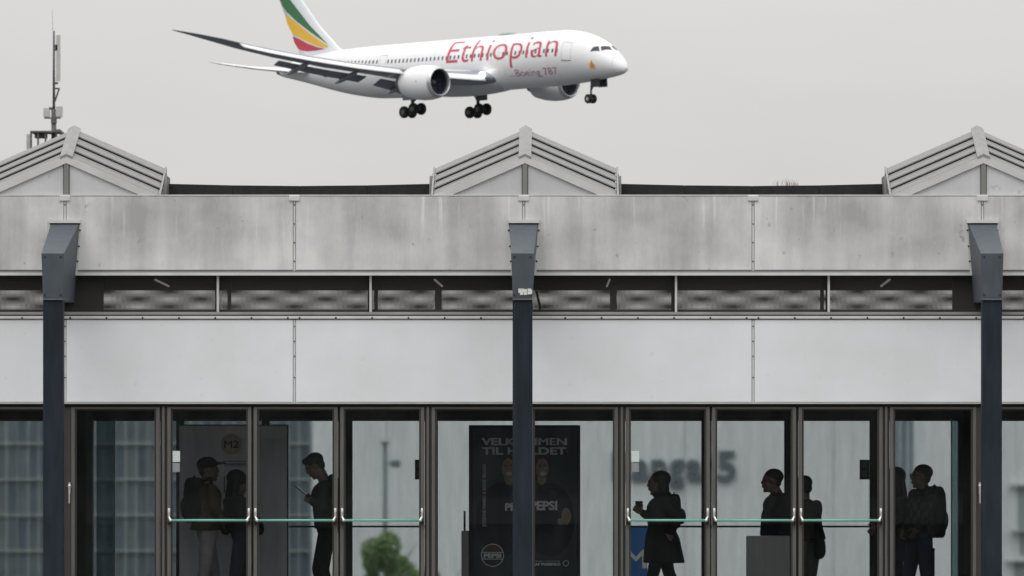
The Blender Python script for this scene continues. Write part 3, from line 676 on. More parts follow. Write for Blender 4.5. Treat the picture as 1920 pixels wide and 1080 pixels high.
def torso(mb, neck, pel, F, R, prof):
    """stack of ellipses; prof = (height share pelvis->neck, half width, half depth, forward shift)"""
    rings = []
    for t, w_, d_, o_ in prof:
        c_ = pel.lerp(neck, t) + F * o_
        rings.append([c_ + R * w_ * math.cos(a) + F * d_ * math.sin(a) for a in np.linspace(0, 2 * math.pi, 24, endpoint=False)])
    mb.loft(rings)
def hand(mb, wr, d, nrm, side, curl):
    d = d.normalized(); nrm = (nrm - d * nrm.dot(d)).normalized(); s = d.cross(nrm).normalized() * side
    pc = wr + d * .045; mb.ball(pc, [d * .052, s * .041, nrm * .016], 12, 8); cap(mb, wr - d * .02, wr + d * .02, .026, .026)
    for i, L in enumerate((.072, .08, .074, .058)):
        b = wr + d * .085 + s * (.030 - .0205 * i); a = curl * .35; dd = d; p = b
        for k in range(3):
            dd = (d * math.cos(a) + nrm * math.sin(a)); q = p + dd * L * (.45, .32, .25)[k]; cap(mb, p, q, .0085 - .0006 * k, .0082 - .0008 * k); p = q; a += curl * .6
    t0 = wr + d * .03 + s * .036; t1 = t0 + (d * .6 + s * .7 + nrm * .35).normalized() * .04; t2 = t1 + (d * .85 + s * .2 + nrm * .5).normalized() * .035
    cap(mb, t0, t1, .012, .0105); cap(mb, t1, t2, .0105, .009)
def human(label, Y0, yaw, head, hyaw, hpitch, neck, pel, arms, legs, cols, sex='m', hem=.0, flare=0.0, hair='short', long_leg=True, extra=None, belly=1.0):
    """arms: {side: (elbow, wrist, curl)}; legs: {side: (knee, ankle)}; points are (px, py, depth offset); side +1 = own right"""
    J = lambda p: at(p[0], p[1], Y0 + (p[2] if len(p) > 2 else 0))
    nk, pl = J(neck), J(pel); F = yawv(yaw); R = F.cross(UP)
    e = empty('person', (pl.x, pl.y, .02), label, 'person', 'people inside the hall')
    H0 = yawv(hyaw); Hr = H0.cross(UP); pt_ = math.radians(hpitch); Hf = H0 * math.cos(pt_) + UP * math.sin(pt_); Hu = Hr.cross(Hf)
    C = J(head); wS = .185 if sex == 'm' else .155; k = 1.0 if sex == 'm' else .93
    b = MB()
    # head
    b.ball(C + Hu * .035 - Hf * .012, [Hr * .077 * k, Hf * .098 * k, Hu * .086 * k], 16, 12); b.ball(C - Hu * .045 + Hf * .02, [Hr * .060 * k, Hf * .072 * k, Hu * .072 * k], 14, 10)
    b.ball(C - Hu * .102 + Hf * .058, [Hr * .026, Hf * .024, Hu * .02]); cap(b, C + Hu * .016 + Hf * .084, C - Hu * .024 + Hf * .098, .010, .014)
    b.ball(C - Hu * .062 + Hf * .088, [Hr * .024, Hf * .012, Hu * .012]); b.ball(C + Hu * .03 + Hf * .08, [Hr * .048, Hf * .016, Hu * .011])
    for s in (-1, 1): b.ball(C + Hr * s * .077 * k - Hf * .008 - Hu * .005, [Hr * .011, Hf * .021, Hu * .033])
    cap(b, nk - UP * .02, C - Hu * .05 - Hf * .02, .062 * k, .055 * k)
    prof = [(-.12, .13, .09, 0), (0, .165, .115, -.01), (.25, .15, .10, .005), (.5, .145, .10, .01), (.75, .165, .115, .005), (.92, .15, .09, -.005), (1.0, .07, .06, 0)]
    torso(b, nk, pl, F, R, prof)
    sh = {s: nk + R * s * wS - UP * .055 for s in (-1, 1)}
    jm, tm_ = MB(), MB()
    grow = .016
    for s, (el, wr, curl) in arms.items():
        a0, a1, a2 = sh[s], J(el), J(wr)
        cap(b, a0, a1, .052 * k, .041 * k); cap(b, a1, a2, .041 * k, .028 * k)
        nrm = (F if abs((a2 - a1).normalized().dot(UP)) < .5 else -R * s) if curl < 2 else (UP * .6 + F * .4)
        hand(b, a2, (a2 - a1), -R * s if abs((a2 - a1).normalized().z) > .5 else (UP * -.2 - R * s), s, curl)
        cap(jm, a0, a1, .066 * k, .055 * k); cap(jm, a1, a1.lerp(a2, .93), .055 * k, .043 * k)
    for s, (kn, an) in legs.items():
        h = pl + R * s * .088 - UP * .02; k1, a1 = J(kn), J(an)
        cap(b, h, k1, .082 * k, .056 * k); cap(b, k1, a1, .056 * k, .036 * k); cap(b, k1.lerp(a1, .25) - F * .012, k1.lerp(a1, .5), .05 * k, .042 * k)
        cap(b, a1 - UP * .03 - F * .03, a1 + F * .15 - UP * .055, .036, .028)
        cap(tm_, h, k1, .094 * k, .068 * k); cap(tm_, k1, a1, .068 * k, .052 * k)
        shoe = MB(); cap(shoe, a1 - UP * .035 - F * .035, a1 + F * .06 - UP * .04, .048, .046); cap(shoe, a1 + F * .06 - UP * .045, a1 + F * .17 - UP * .062, .042, .032)
        remesh(shoe, 'shoe', cols['shoe'], e, .012)
    torso(tm_, nk, pl, F, R, [(-.14, .14, .105, 0), (0, .178, .128, -.012), (.22, .165, .115, 0)])
    body = remesh(b, 'body', cols['skin'], e, .0075, 3)
    g_ = .022; bl = belly
    jp = [(hem, .175 + g_ + flare, .125 + g_ + flare, -.01 - flare * .3), (max(hem * .45, -.05), .175 + g_ + flare * .5, .122 * bl + g_ + flare * .5, -.01), (.25, .160 + g_, .112 * bl + g_, .005), (.5, .158 + g_, .112 * bl + g_, .012), (.75, .178 + g_, .128 + g_, .004), (.9, .168 + g_, .105 + g_, -.006), (.985, .09, .075, -.004), (1.03, .072, .068, 0)]
    torso(jm, nk, pl, F, R, jp)
    remesh(jm, 'jacket', cols['jacket'], e, .012); remesh(tm_, 'trousers', cols['trousers'], e, .013)
    hm = MB()
    if hair == 'short':
        hm.ball(C + Hu * .048 - Hf * .022, [Hr * .086 * k, Hf * .100 * k, Hu * .084 * k], 16, 12); hm.ball(C - Hf * .062 - Hu * .01, [Hr * .068, Hf * .045, Hu * .06]); hm.ball(C + Hu * .088 + Hf * .05, [Hr * .06, Hf * .05, Hu * .032])
    elif hair == 'crop':
        hm.ball(C + Hu * .050 - Hf * .021, [Hr * .082 * k, Hf * .101 * k, Hu * .080 * k], 16, 12); hm.ball(C - Hf * .060 - Hu * .01, [Hr * .064, Hf * .042, Hu * .055])
    elif hair == 'bob':
        hm.ball(C + Hu * .044 - Hf * .036, [Hr * .090, Hf * .104, Hu * .086], 16, 12)
        for s in (-1, 1): cap(hm, C + Hr * s * .06 - Hf * .035 + Hu * .02, C + Hr * s * .062 - Hf * .045 - Hu * .105, .042, .034)
        cap(hm, C - Hf * .06, C - Hf * .075 - Hu * .11, .055, .045)
    elif hair == 'long':
        hm.ball(C + Hu * .042 - Hf * .026, [Hr * .092, Hf * .106, Hu * .092], 16, 12)
        for s in (-1, 1): cap(hm, C + Hr * s * .058 - Hf * .035, C + Hr * s * .075 - Hf * .06 - UP * .24, .046, .05); cap(hm, C + Hr * s * .075 - Hf * .06 - UP * .24, C + Hr * s * .07 - Hf * .04 - UP * .40, .05, .022)
        cap(hm, C - Hf * .055, C - Hf * .105 - UP * .3, .06, .055); cap(hm, C - Hf * .105 - UP * .3, C - Hf * .10 - UP * .42, .05, .02)
    remesh(hm, 'hair', cols['hair'], e, .009)
    for s in (-1, 1):
        MB().ball(C + Hu * .008 + Hf * .084 + Hr * s * .031, [Hr * .012, Hf * .009, Hu * .007], 8, 6).build('eye', mat('eye_dark', (.05, .04, .035), .2), e, True)
    return dict(e=e, C=C, Hf=Hf, Hr=Hr, Hu=Hu, F=F, R=R, sh=sh, nk=nk, pl=pl, J=J)
def cl(n, c_, **k): return mat('cloth_' + n, c_, .9, 0, .18, 9, spec=.1, bump=.7, **k)
SK = mat('skin_light', (.17, .105, .08), .55, 0, .08, 20); SK2 = mat('skin_tan', (.12, .072, .052), .55, 0, .08, 20)
HB = mat('hair_black', (.010, .009, .008), .6, 0, .3, 60, (1, 1, .2)); HN = mat('hair_brown', (.022, .015, .010), .6, 0, .3, 60, (1, 1, .2))
BK = cl('black', (.012, .012, .013))
def cset(j, t, skin=SK, hair=HB, shoe=BK): return dict(jacket=j, trousers=t, skin=skin, hair=hair, shoe=shoe)

# man in a cap, seen from behind his shoulder, backpack on
p = human('man in dark cap and olive jacket wearing a backpack, behind the leftmost door', 1.35, 20, (391, 881), 8, 4, (387, 909), (388, 985),
          {1: ((402, 951, -.22), (417, 975, -.14), .5), -1: ((398, 950, .2), (412, 978, .2), .5)},
          {1: ((384, 1072, -.09), (372, 1148, -.09)), -1: ((400, 1072, .1), (406, 1148, .12))}, cset(cl('olive', (.085, .07, .045)), cl('stone', (.33, .31, .305)), hair=HN), hem=-.12, flare=.02, hair='crop')
C, Hf, Hr, Hu = p['C'], p['Hf'], p['Hr'], p['Hu']
cp = MB(); cp.ball(C + Hu * .058 - Hf * .012, [Hr * .09, Hf * .108, Hu * .078], 18, 12); cp.ball(C + Hu * .058 + Hf * .115, [Hr * .072, Hf * .075, Hu * .012], 16, 8)
remesh(cp, 'cap', BK, p['e'], .009)
def backpack(label, c_, F, w_, d_, h_, m_):
    R_ = F.cross(UP); e = empty('backpack', c_ - UP * h_ / 2, label, 'backpack'); b = MB()
    rings = []
    for t, s in ((-.5, .72), (-.44, .92), (-.2, 1), (.15, 1), (.36, .92), (.47, .72), (.5, .5)):
        rings.append([c_ + UP * h_ * t + R_ * w_ / 2 * s * math.copysign(abs(math.cos(a)) ** .5, math.cos(a)) + F * d_ / 2 * s * math.copysign(abs(math.sin(a)) ** .6, math.sin(a)) for a in np.linspace(0, 2 * math.pi, 28, endpoint=False)])
    b.loft(rings); b.build('bag', m_, e, True)
    pk = MB(); pk.ball(c_ - F * d_ * .5 - UP * h_ * .16, [R_ * w_ * .38, F * .05, UP * h_ * .24], 14, 10); pk.build('front_pocket', m_, e, True)
    for s in (-1, 1):
        st_ = MB(); top = c_ + UP * h_ * .42 + F * d_ * .4 + R_ * s * w_ * .3; mid = top + F * .07 + UP * .03; low = c_ - UP * h_ * .3 + F * d_ * .5 + R_ * s * w_ * .42
        cap(st_, top, mid, .018, .018); cap(st_, mid, mid + F * .035 - UP * .13, .018, .017); cap(st_, mid + F * .035 - UP * .13, low, .016, .010); st_.build('strap', m_, e, True)
    hd_ = MB(); cap(hd_, c_ + UP * h_ * .5 + R_ * .03, c_ + UP * (h_ * .5 + .012), .008, .008); cap(hd_, c_ + UP * (h_ * .5 + .012), c_ + UP * h_ * .5 - R_ * .03, .008, .008); hd_.build('grab_handle', m_, e, True)
backpack('black backpack on the man in the cap', at(364, 938, 1.34) , p['F'], .30, .18, .46, BK)

p = human('long haired woman in dark top and jeans facing the man in the cap', 1.15, 15, (447, 905), 10, -8, (443, 929), (451, 992),
          {1: ((449, 966, -.18), (464, 978, -.12), .8), -1: ((455, 966, .18), (470, 976, .14), .8)},
          {1: ((441, 1076, -.09), (438, 1150, -.09)), -1: ((463, 1076, .1), (474, 1150, .1))}, cset(cl('charcoal', (.022, .022, .026)), cl('denim', (.022, .03, .048))), sex='f', hem=-.05, hair='long')
tee = MB(); torso(tee, p['nk'], p['pl'], p['F'], p['R'], [(.0, .12, .14, .02), (.3, .09, .13, .024), (.7, .06, .135, .026), (.9, .03, .10, .03)]); remesh(tee, 'pale_shirt', cl('pale', (.34, .34, .36)), p['e'], .012)
def soft_bag(name, label, c_, ax, m_, strap_to):
    e = empty(name, c_ - UP * ax[2], label, 'bag'); b = MB(); b.ball(c_, [(ax[0], 0, 0), (0, ax[1], 0), (0, 0, ax[2])], 18, 12); b.ball(c_ - UP * ax[2] * .35, [(ax[0] * 1.02, 0, 0), (0, ax[1] * 1.05, 0), (0, 0, ax[2] * .62)], 18, 12)
    remesh(b, 'pouch', m_, e, .012)
    s = MB(); t = Vector(strap_to)
    for q in (-.5, .5): cap(s, c_ + Vector((ax[0] * q, 0, ax[2] * .8)), t, .010, .009)
    s.build('strap', m_, e, True)
soft_bag('handbag', 'dark handbag carried by the long haired woman', at(487, 990, 1.0), (.045, .09, .075), BK, at(468, 945, 1.1))

p = human('young man in grey hoodie looking down at a tablet', 1.05, 180, (590, 874), 180, -30, (611, 903), (614, 988),
          {1: ((609, 951, .2), (588, 938, .1), 1.3), -1: ((605, 953, -.2), (586, 941, -.09), 1.3)},
          {1: ((597, 1066, .09), (612, 1150, .1)), -1: ((605, 1068, -.09), (627, 1152, -.08))}, cset(cl('hoodie', (.040, .040, .042)), BK), hem=-.04, hair='short')
hd = MB(); cap(hd, p['nk'] - p['F'] * .07 + UP * .03 + p['R'] * .06, p['nk'] - p['F'] * .07 + UP * .03 - p['R'] * .06, .05, .05); hd.ball(p['nk'] - p['F'] * .09 - UP * .02, [p['R'] * .11, p['F'] * .05, UP * .08]); remesh(hd, 'hood', cl('hoodie', (.04, .04, .042)), p['e'], .012)
tb = empty('tablet', at(570, 925, 1.05), 'dark tablet held up by the man in the hoodie', 'tablet'); a, b = at(554, 912, 1.05), at(586, 937, 1.05); d = (b - a).normalized(); n_ = d.cross(Vector((0, 1, 0)))
def slab(p0, p1, hw, th): n2 = (p1 - p0).normalized().cross(Vector((0, 1, 0))) * th; y_ = Vector((0, hw, 0)); return MB().hexa([p0 - y_ - n2, p1 - y_ - n2, p1 + y_ - n2, p0 + y_ - n2, p0 - y_ + n2, p1 - y_ + n2, p1 + y_ + n2, p0 + y_ + n2])
bevel(slab(a, b, .055, .005).build('case', BK, tb), .003); n3 = d.cross(Vector((0, 1, 0))) * .0062; slab(a.lerp(b, .06) + n3, a.lerp(b, .94) + n3, .050, .0008).build('screen', mat('screen_off', (.02, .022, .025), .1), tb)

p = human('woman in long dark coat holding a paper cup, walking left', 1.25, 180, (1233, 906), 180, -2, (1241, 931), (1240, 1006),
          {1: ((1224, 975, .12), (1204, 961, .06), 1.5), -1: ((1270, 972, -.2), (1258, 1000, -.2), .8)},
          {1: ((1224, 1078, .08), (1214, 1150, .08)), -1: ((1254, 1074, -.08), (1282, 1132, -.08))}, cset(cl('coat_black', (.018, .017, .018)), BK, hair=HN), sex='f', hem=-.66, flare=.065, hair='bob')
sc_ = MB(); sc_.ball(p['nk'] + UP * .02, [p['R'] * .095, p['F'] * .10, UP * .055], 16, 10); remesh(sc_, 'scarf', cl('scarf', (.02, .02, .02)), p['e'], .012)
backpack('dark rucksack on the back of the woman with the cup', at(1264, 958, 1.25), p['F'], .28, .14, .34, BK)
cpx = at(1198, 951, 1.31); cu = empty('paper_cup', cpx - UP * .045, 'dark paper cup raised in the hand of the woman in the coat', 'cup')
MB().tube(cpx - UP * .05, cpx + UP * .05, .028, .038, 20).build('cup', cl('cup', (.03, .028, .027)), cu, True); MB().tube(cpx + UP * .05, cpx + UP * .062, .040, .037, 20).build('lid', BK, cu, True)

human('man in black suit jacket looking left behind the grey cabinet', 1.6, 165, (1447, 902), 182, 4, (1458, 926), (1460, 1004),
      {1: ((1484, 968, .15), (1488, 1004, .1), .5), -1: ((1437, 966, -.14), (1432, 1003, -.1), .5)},
      {1: ((1468, 1080, .08), (1470, 1150, .1)), -1: ((1450, 1080, -.08), (1448, 1150, -.1))}, cset(cl('suit', (.012, .013, .018)), cl('suit', (.012, .013, .018))), hem=-.2, flare=.02, hair='crop')
human('person in dark jacket and grey trousers with a bag, half behind a door post', 1.75, 125, (1506, 914), 130, -4, (1508, 938), (1514, 1004),
      {1: ((1531, 972, .0), (1536, 1000, .05), .5), -1: ((1490, 972, -.1), (1488, 1002, -.1), .5)},
      {1: ((1520, 1080, .05), (1526, 1150, .06)), -1: ((1500, 1080, -.05), (1500, 1150, -.05))}, cset(cl('brownblack', (.024, .021, .019)), cl('greytrouser', (.10, .098, .095)), hair=HB), sex='f', hem=-.12, hair='crop')
soft_bag('shoulder_bag', 'black shoulder bag hanging beside the grey trousers', at(1537, 1026, 1.6), (.062, .08, .125), BK, at(1520, 940, 1.7))

human('long haired person in dark coat standing close behind the right hand door post', 1.5, 185, (1676, 900), 185, -8, (1678, 926), (1676, 1004),
      {1: ((1660, 970, .2), (1645, 985, .15), .7), -1: ((1690, 968, -.2), (1672, 990, -.2), .7)},
      {1: ((1668, 1080, .08), (1664, 1152, .08)), -1: ((1682, 1080, -.08), (1688, 1152, -.08))}, cset(cl('coat_navy', (.011, .013, .019)), BK), sex='f', hem=-.62, flare=.03, hair='long', belly=1.15)
p = human('man with glasses, checked shirt and large backpack, rightmost in the hall', 1.2, 205, (1727, 894), 186, 4, (1731, 918), (1724, 1002),
          {1: ((1706, 962, .2), (1697, 990, .12), .7), -1: ((1738, 964, -.2), (1722, 990, -.16), .7)},
          {1: ((1704, 1080, .08), (1700, 1152, .1)), -1: ((1738, 1082, -.08), (1742, 1154, -.1))}, cset(cl('check', (.05, .048, .048)), cl('denim_blue', (.02, .03, .055)), skin=SK2), hem=-.08, hair='crop')
# checked pattern on that shirt
t = MATS['cloth_check'].node_tree; bs = t.nodes['Principled BSDF']; ck_ = N(t, 'ShaderNodeTexChecker'); ck_.inputs['Scale'].default_value = 13; tcx = N(t, 'ShaderNodeTexCoord'); t.links.new(tcx.outputs['Object'], ck_.inputs['Vector'])
ck_.inputs[1].default_value = (.042, .041, .042, 1); ck_.inputs[2].default_value = (.024, .024, .027, 1); t.links.new(ck_.outputs[0], bs.inputs['Base Color'])
C, Hf, Hr, Hu = p['C'], p['Hf'], p['Hr'], p['Hu']; gl = MB()
for s in (-1, 1):
    c2 = C + Hf * .106 + Hr * s * .033 + Hu * .008
    ring = [c2 + Hr * .024 * math.cos(t_) + Hu * .018 * math.sin(t_) for t_ in np.linspace(0, 2 * math.pi, 14, endpoint=False)]
    for i in range(14): gl.tube(ring[i], ring[(i + 1) % 14], .0022, .0022, 5)
    gl.tube(c2 + Hr * s * .024, C + Hr * s * .08 - Hf * .005 + Hu * .012, .0022, .0022, 5)
gl.tube(C + Hf * .108 - Hr * .009 + Hu * .01, C + Hf * .108 + Hr * .009 + Hu * .01, .0022, .0022, 5); gl.build('glasses', BK, p['e'])
backpack('large dark travel backpack on the man with glasses', at(1752, 960, 1.26), p['F'], .30, .17, .52, BK)
tsx = at(1750, 1000, 1.2); ts = empty('trolley_case', (tsx.x, 1.2, .02), 'trolley case with raised handle beside the man with glasses', 'suitcase')
bevel(MB().box(tsx.x - .11, tsx.x + .11, 1.02, 1.38, .06, .42).build('shell', BK, ts), .03, 3)
for s in (-.10, .10): MB().tube((tsx.x, 1.2 + s, .4), (tsx.x, 1.2 + s, .70), .008, .008, 8).build('handle_rod', M_dark, ts)
MB().tube((tsx.x, 1.09, .70), (tsx.x, 1.31, .70), .012, .012, 8).build('handle_grip', BK, ts)
for s in (-.13, .13): MB().tube((tsx.x - .08, 1.2 + s - .012, .045), (tsx.x - .08, 1.2 + s + .012, .045), .028, .028, 12).build('wheel', BK, ts)
# ------------------------------------------------------------------ airliner on approach
# body frame: x forward, y to port, z up; stations are metres aft of the nose
pl_o = empty('airliner', (0, 0, 0), 'white airliner with red lettering and green, yellow and red tail, landing gear down', 'airliner')
fwd = Vector((.69607163, -.71794548, .00621068)); stb = Vector((-.71726088, -.69574085, -.03849032)); upv = Vector((-.03195498, -.02233735, .99923967))
pos = Vector((5.32, 586.109, 46.26)); por = -stb
pl_o.matrix_world = Matrix(((fwd.x, por.x, upv.x, pos.x), (fwd.y, por.y, upv.y, pos.y), (fwd.z, por.z, upv.z, pos.z), (0, 0, 0, 1)))
L = lambda a, s, z: Vector((-a, -s, z))    # (aft, starboard, up)
W_ = mat('airliner_white_paint', (.78, .78, .80), .32, 0, .05, .35, (.4, 1, 1)); WG = mat('airliner_shaded_grey', (.24, .26, .30), .4, 0, .04, .4)  # wing grey darkened and blued to carry the shade of the underside
DK = mat('airliner_dark', (.02, .022, .03), .4); TY = mat('tyre_rubber', (.014, .014, .016), .8); GM = mat('gear_metal', (.10, .105, .12), .5); LIP = mat('inlet_lip_metal', (.55, .56, .58), .25, .6, .03)
ST = np.array([(0, -1.6, .03, .03), (.12, -1.58, .3, .32), (.5, -1.45, .68, .72), (1.1, -1.22, 1.07, 1.12), (2, -.92, 1.5, 1.52), (3.2, -.58, 1.98, 1.92), (4.6, -.3, 2.36, 2.28), (6.3, -.1, 2.69, 2.6), (8.3, 0, 2.9, 2.81), (10.5, 0, 2.97, 2.885), (14, 0, 2.97, 2.885), (36, 0, 2.97, 2.885), (39, .07, 2.9, 2.75), (42, .25, 2.68, 2.5), (45, .47, 2.36, 2.12), (48, .72, 1.93, 1.66), (51, .92, 1.42, 1.18), (53.5, 1.0, .95, .78), (55.2, 1.0, .55, .45), (55.9, 1.0, .28, .25)])
SL = np.stack([np.gradient(ST[:, i], ST[:, 0]) for i in (1, 2, 3)], 1)
def sect(a):
    a = float(np.clip(a, 0, 55.9)); i = int(np.clip(np.searchsorted(ST[:, 0], a) - 1, 0, len(ST) - 2)); h = ST[i + 1, 0] - ST[i, 0]; t = (a - ST[i, 0]) / h
    if i == 0: return [np.interp(a, ST[:, 0], ST[:, j]) for j in (1, 2, 3)]
    h00, h10, h01, h11 = 2 * t**3 - 3 * t * t + 1, t**3 - 2 * t * t + t, -2 * t**3 + 3 * t * t, t**3 - t * t
    return [h00 * ST[i, j + 1] + h10 * h * SL[i, j] + h01 * ST[i + 1, j + 1] + h11 * h * SL[i + 1, j] for j in range(3)]
def fus(a, th, off=0.0):                   # th measured up from the starboard horizon
    zc, rh, rw = sect(a); return L(a, (rw + off) * math.cos(th), zc + (rh + off) * math.sin(th))
stations = list(np.concatenate([[0, .03, .08, .15, .3, .5, .8], np.arange(1.2, 12, .5), np.arange(12, 36, 1.5), np.arange(36, 55.9, .7), [55.9]]))
fb = MB(); fb.loft([[fus(a, t) for t in np.linspace(0, 2 * math.pi, 56, endpoint=False)] for a in stations])
fuse = fb.build('fuselage', W_, pl_o, True)
MB().ball(L(24.5, 0, -1.75), [L(9.5, 0, 0), L(0, 2.95, 0), L(0, 0, 1.62)], 36, 20).build('belly_fairing', mat('airliner_belly_grey', (.58, .60, .63), .4, 0, .05, .5), pl_o, True)
MB().ball(L(18.2, 0, 2.95), [L(1.5, 0, 0), L(0, .45, 0), L(0, 0, .28)], 18, 10).build('antenna_fairing', WG, fuse, True)
MB().loft([[fus(a, t, .01) for t in np.linspace(0, 2 * math.pi, 24, endpoint=False)] for a in (55.2, 55.6, 55.95)]).build('exhaust_cone', GM, fuse, True)
def split_tris(v, f, mxl):
    tris = []
    for q in f:
        for k in range(1, len(q) - 1): tris.append((v[q[0]], v[q[k]], v[q[k + 1]]))
    out = []
    while tris:
        t = tris.pop(); e = [np.linalg.norm(np.subtract(t[i], t[(i + 1) % 3])) for i in range(3)]; i = int(np.argmax(e))
        if e[i] < mxl: out.append(t); continue
        a, b, c_ = t[i], t[(i + 1) % 3], t[(i + 2) % 3]; m = (np.array(a) + np.array(b)) / 2; tris += [(a, m, c_), (m, b, c_)]
    return out
def wrap_text(name, body, m_, a0, a1, th0, th1, thh, bold, off=.02, sh=0.0):
    v, f = text_polys(body, bold, 4, sh); capy = text_polys('E', bold, 4)[0][:, 1].max(); lo, hi = v[:, 0].min(), v[:, 0].max()
    u = np.stack([(v[:, 0] - lo) / (hi - lo), v[:, 1] / capy], 1); kx, ky = abs(a1 - a0), thh * 2.9
    par = list(range(len(v)))
    def find(i):
        while par[i] != i: i = par[i]
        return i
    for q in f:
        for j in q[1:]: par[find(j)] = find(q[0])
    comp = {}
    for q in f: comp.setdefault(find(q[0]), []).append(q)
    items = sorted(([min(u[j, 0] for q in fs for j in q), max(u[j, 0] for q in fs for j in q), fs] for fs in comp.values()), key=lambda t: -(t[1] - t[0])); letters = []
    for lo_, hi_, fs in items:             # the dot of an i joins its stem
        for l in letters:
            if l[0] - .004 <= (lo_ + hi_) / 2 <= l[1] + .004 and body != '...': l[2] += fs; break
        else: letters.append([lo_, hi_, list(fs)])
    for lo_, hi_, fs in letters:
        mb = MB()
        for t in split_tris([(p_[0] * kx, p_[1] * ky) for p_ in u], fs, .55):
            pts = [fus(a0 + (a1 - a0) * q[0] / kx, th0 + (th1 - th0) * q[0] / kx + q[1] / ky * thh, off) for q in t]; mb.add(pts, [(0, 1, 2)])
        mb.build(name, m_, fuse)
RED = mat('airline_red', (.50, .06, .095), .4, 0, .03); wrap_text('name_letter', 'Ethiopian', RED, 24.9, 7.75, .09, .02, .95, -.009)
wrap_text('type_letter', '...Boeing 787', mat('airline_dull_red', (.40, .12, .19), .4, 0, .03), 15.4, 8.1, -.62, -.66, .28, -.006)
def patch(name, m_, quads, off=.015, n=5, par=None):
    mb = MB()
    for q in quads:
        q = np.array(q); P = []
        for i in range(n + 1):
            for j in range(n + 1):
                u, w_ = i / n, j / n; c_ = (q[0] * (1 - u) + q[1] * u) * (1 - w_) + (q[3] * (1 - u) + q[2] * u) * w_; P.append(fus(c_[0], c_[1], off))
        mb.add(P, [(i * (n + 1) + j, (i + 1) * (n + 1) + j, (i + 1) * (n + 1) + j + 1, i * (n + 1) + j + 1) for i in range(n) for j in range(n)])
    return mb.build(name, m_, par or fuse, True)
PI = math.pi; mir = lambda q: [(a, PI - t) for a, t in q]
for q in ([(3.55, .40), (2.58, .66), (2.95, .93), (3.4, .72)], [(2.45, .74), (1.78, 1.36), (2.3, 1.52), (2.78, .98)]): patch('cockpit_window', DK, [q]); patch('cockpit_window', DK, [mir(q)])
wq = []
for k in range(62):
    a = 46.5 - k * .635
    if 16.6 < a < 17.9 or 34.6 < a < 36.2: continue
    tc_ = np.interp(a, [7, 31, 47], [.24, .32, .42]); wq.append([(a + .14, tc_ - .07), (a - .11, tc_ - .07), (a - .11, tc_ + .07), (a + .14, tc_ + .07)])
tag(patch('cabin_windows', mat('cabin_window_dark', (.05, .055, .07), .3), wq + [mir(q) for q in wq], .012, 1), kind='stuff')
GL = mat('door_outline_grey', (.42, .43, .46), .5)
for a0, a1 in ((5.9, 7.15), (16.8, 17.8), (34.8, 36.0), (47.3, 48.3)):
    t0, t1 = (-.12, .62) if a0 < 40 else (.0, .72); e_ = .035
    patch('door_outline', GL, [[(a0, t0), (a0 + e_, t0), (a0 + e_, t1), (a0, t1)], [(a1 - e_, t0), (a1, t0), (a1, t1), (a1 - e_, t1)], [(a0, t1 - .02), (a1, t1 - .02), (a1, t1), (a0, t1)]], .013)
patch('door_sill', DK, [[(5.85, -.15), (7.2, -.15), (7.2, -.125), (5.85, -.125)]], .02)
for a in (1.05, 9.2, 15.9, 27.0, 38.2, 46.6): patch('skin_joint', mat('skin_joint_grey', (.60, .61, .64), .5), [[(a, -1.4 + k * .45), (a + .035, -1.4 + k * .45), (a + .035, -1.4 + (k + 1) * .45), (a, -1.4 + (k + 1) * .45)] for k in range(6)], .008, 4)
ORG = mat('emblem_orange', (.75, .42, .10), .5, 0, .1)
patch('emblem', ORG, [[(3.62, -.48), (3.0, -.48), (3.0, -.2), (3.62, -.2)], [(3.5, -.2), (3.1, -.2), (3.25, .0), (3.35, .0)]], .014); patch('emblem_mark', mat('emblem_dark', (.55, .22, .05), .5), [[(3.4, -.38), (3.2, -.38), (3.25, -.1), (3.35, -.1)]], .02)
patch('registration', DK, [[(46.2, -.30), (45.5, -.30), (45.5, -.22), (46.2, -.22)], [(45.0, -.29), (43.7, -.27), (43.7, -.2), (45.0, -.22)]], .012)
# aerofoil surfaces
XS = [1, .8, .6, .42, .28, .16, .08, .03, .008, 0]
def foil(tc_, camber=.015):
    yt = lambda x: 5 * tc_ * (.2969 * math.sqrt(x) - .126 * x - .3516 * x * x + .2843 * x**3 - .1036 * x**4); cb_ = lambda x: camber * 4 * x * (1 - x)
    return [(x, cb_(x) + yt(x)) for x in XS] + [(x, cb_(x) - yt(x)) for x in XS[-2:0:-1]] + [(1, -.002)]
def wing(name, m_, secs, par=None, camber=.015):
    mb = MB(); mb.loft([[L(le + x * ch * math.cos(tw) + y_ * ch * math.sin(tw), s, z + y_ * ch * math.cos(tw) - x * ch * math.sin(tw)) for x, y_ in foil(tc_, camber)] for s, le, ch, z, tc_, tw in secs]); return mb.build(name, m_, par or pl_o, True)
def spline(t, xs, ys): return float(np.interp(t, xs, ys))
SP = [1.5, 2.6, 6, 9.8, 15, 20, 24, 27, 28.6, 29.8]; LE = [17.2, 18.0, 20.2, 22.6, 26.0, 29.3, 31.95, 34.0, 36.0, 38.7]; CH = [13.0, 12.0, 9.3, 7.0, 5.7, 4.6, 3.6, 2.8, 1.8, .5]; ZZ = [-1.75, -1.65, -1.25, -.8, .05, 1.15, 2.2, 3.15, 3.75, 4.35]; TC = [.14, .135, .12, .11, .105, .1, .095, .09, .09, .09]
dense = np.unique(np.concatenate([np.array(SP), np.linspace(1.5, 27, 18)]))
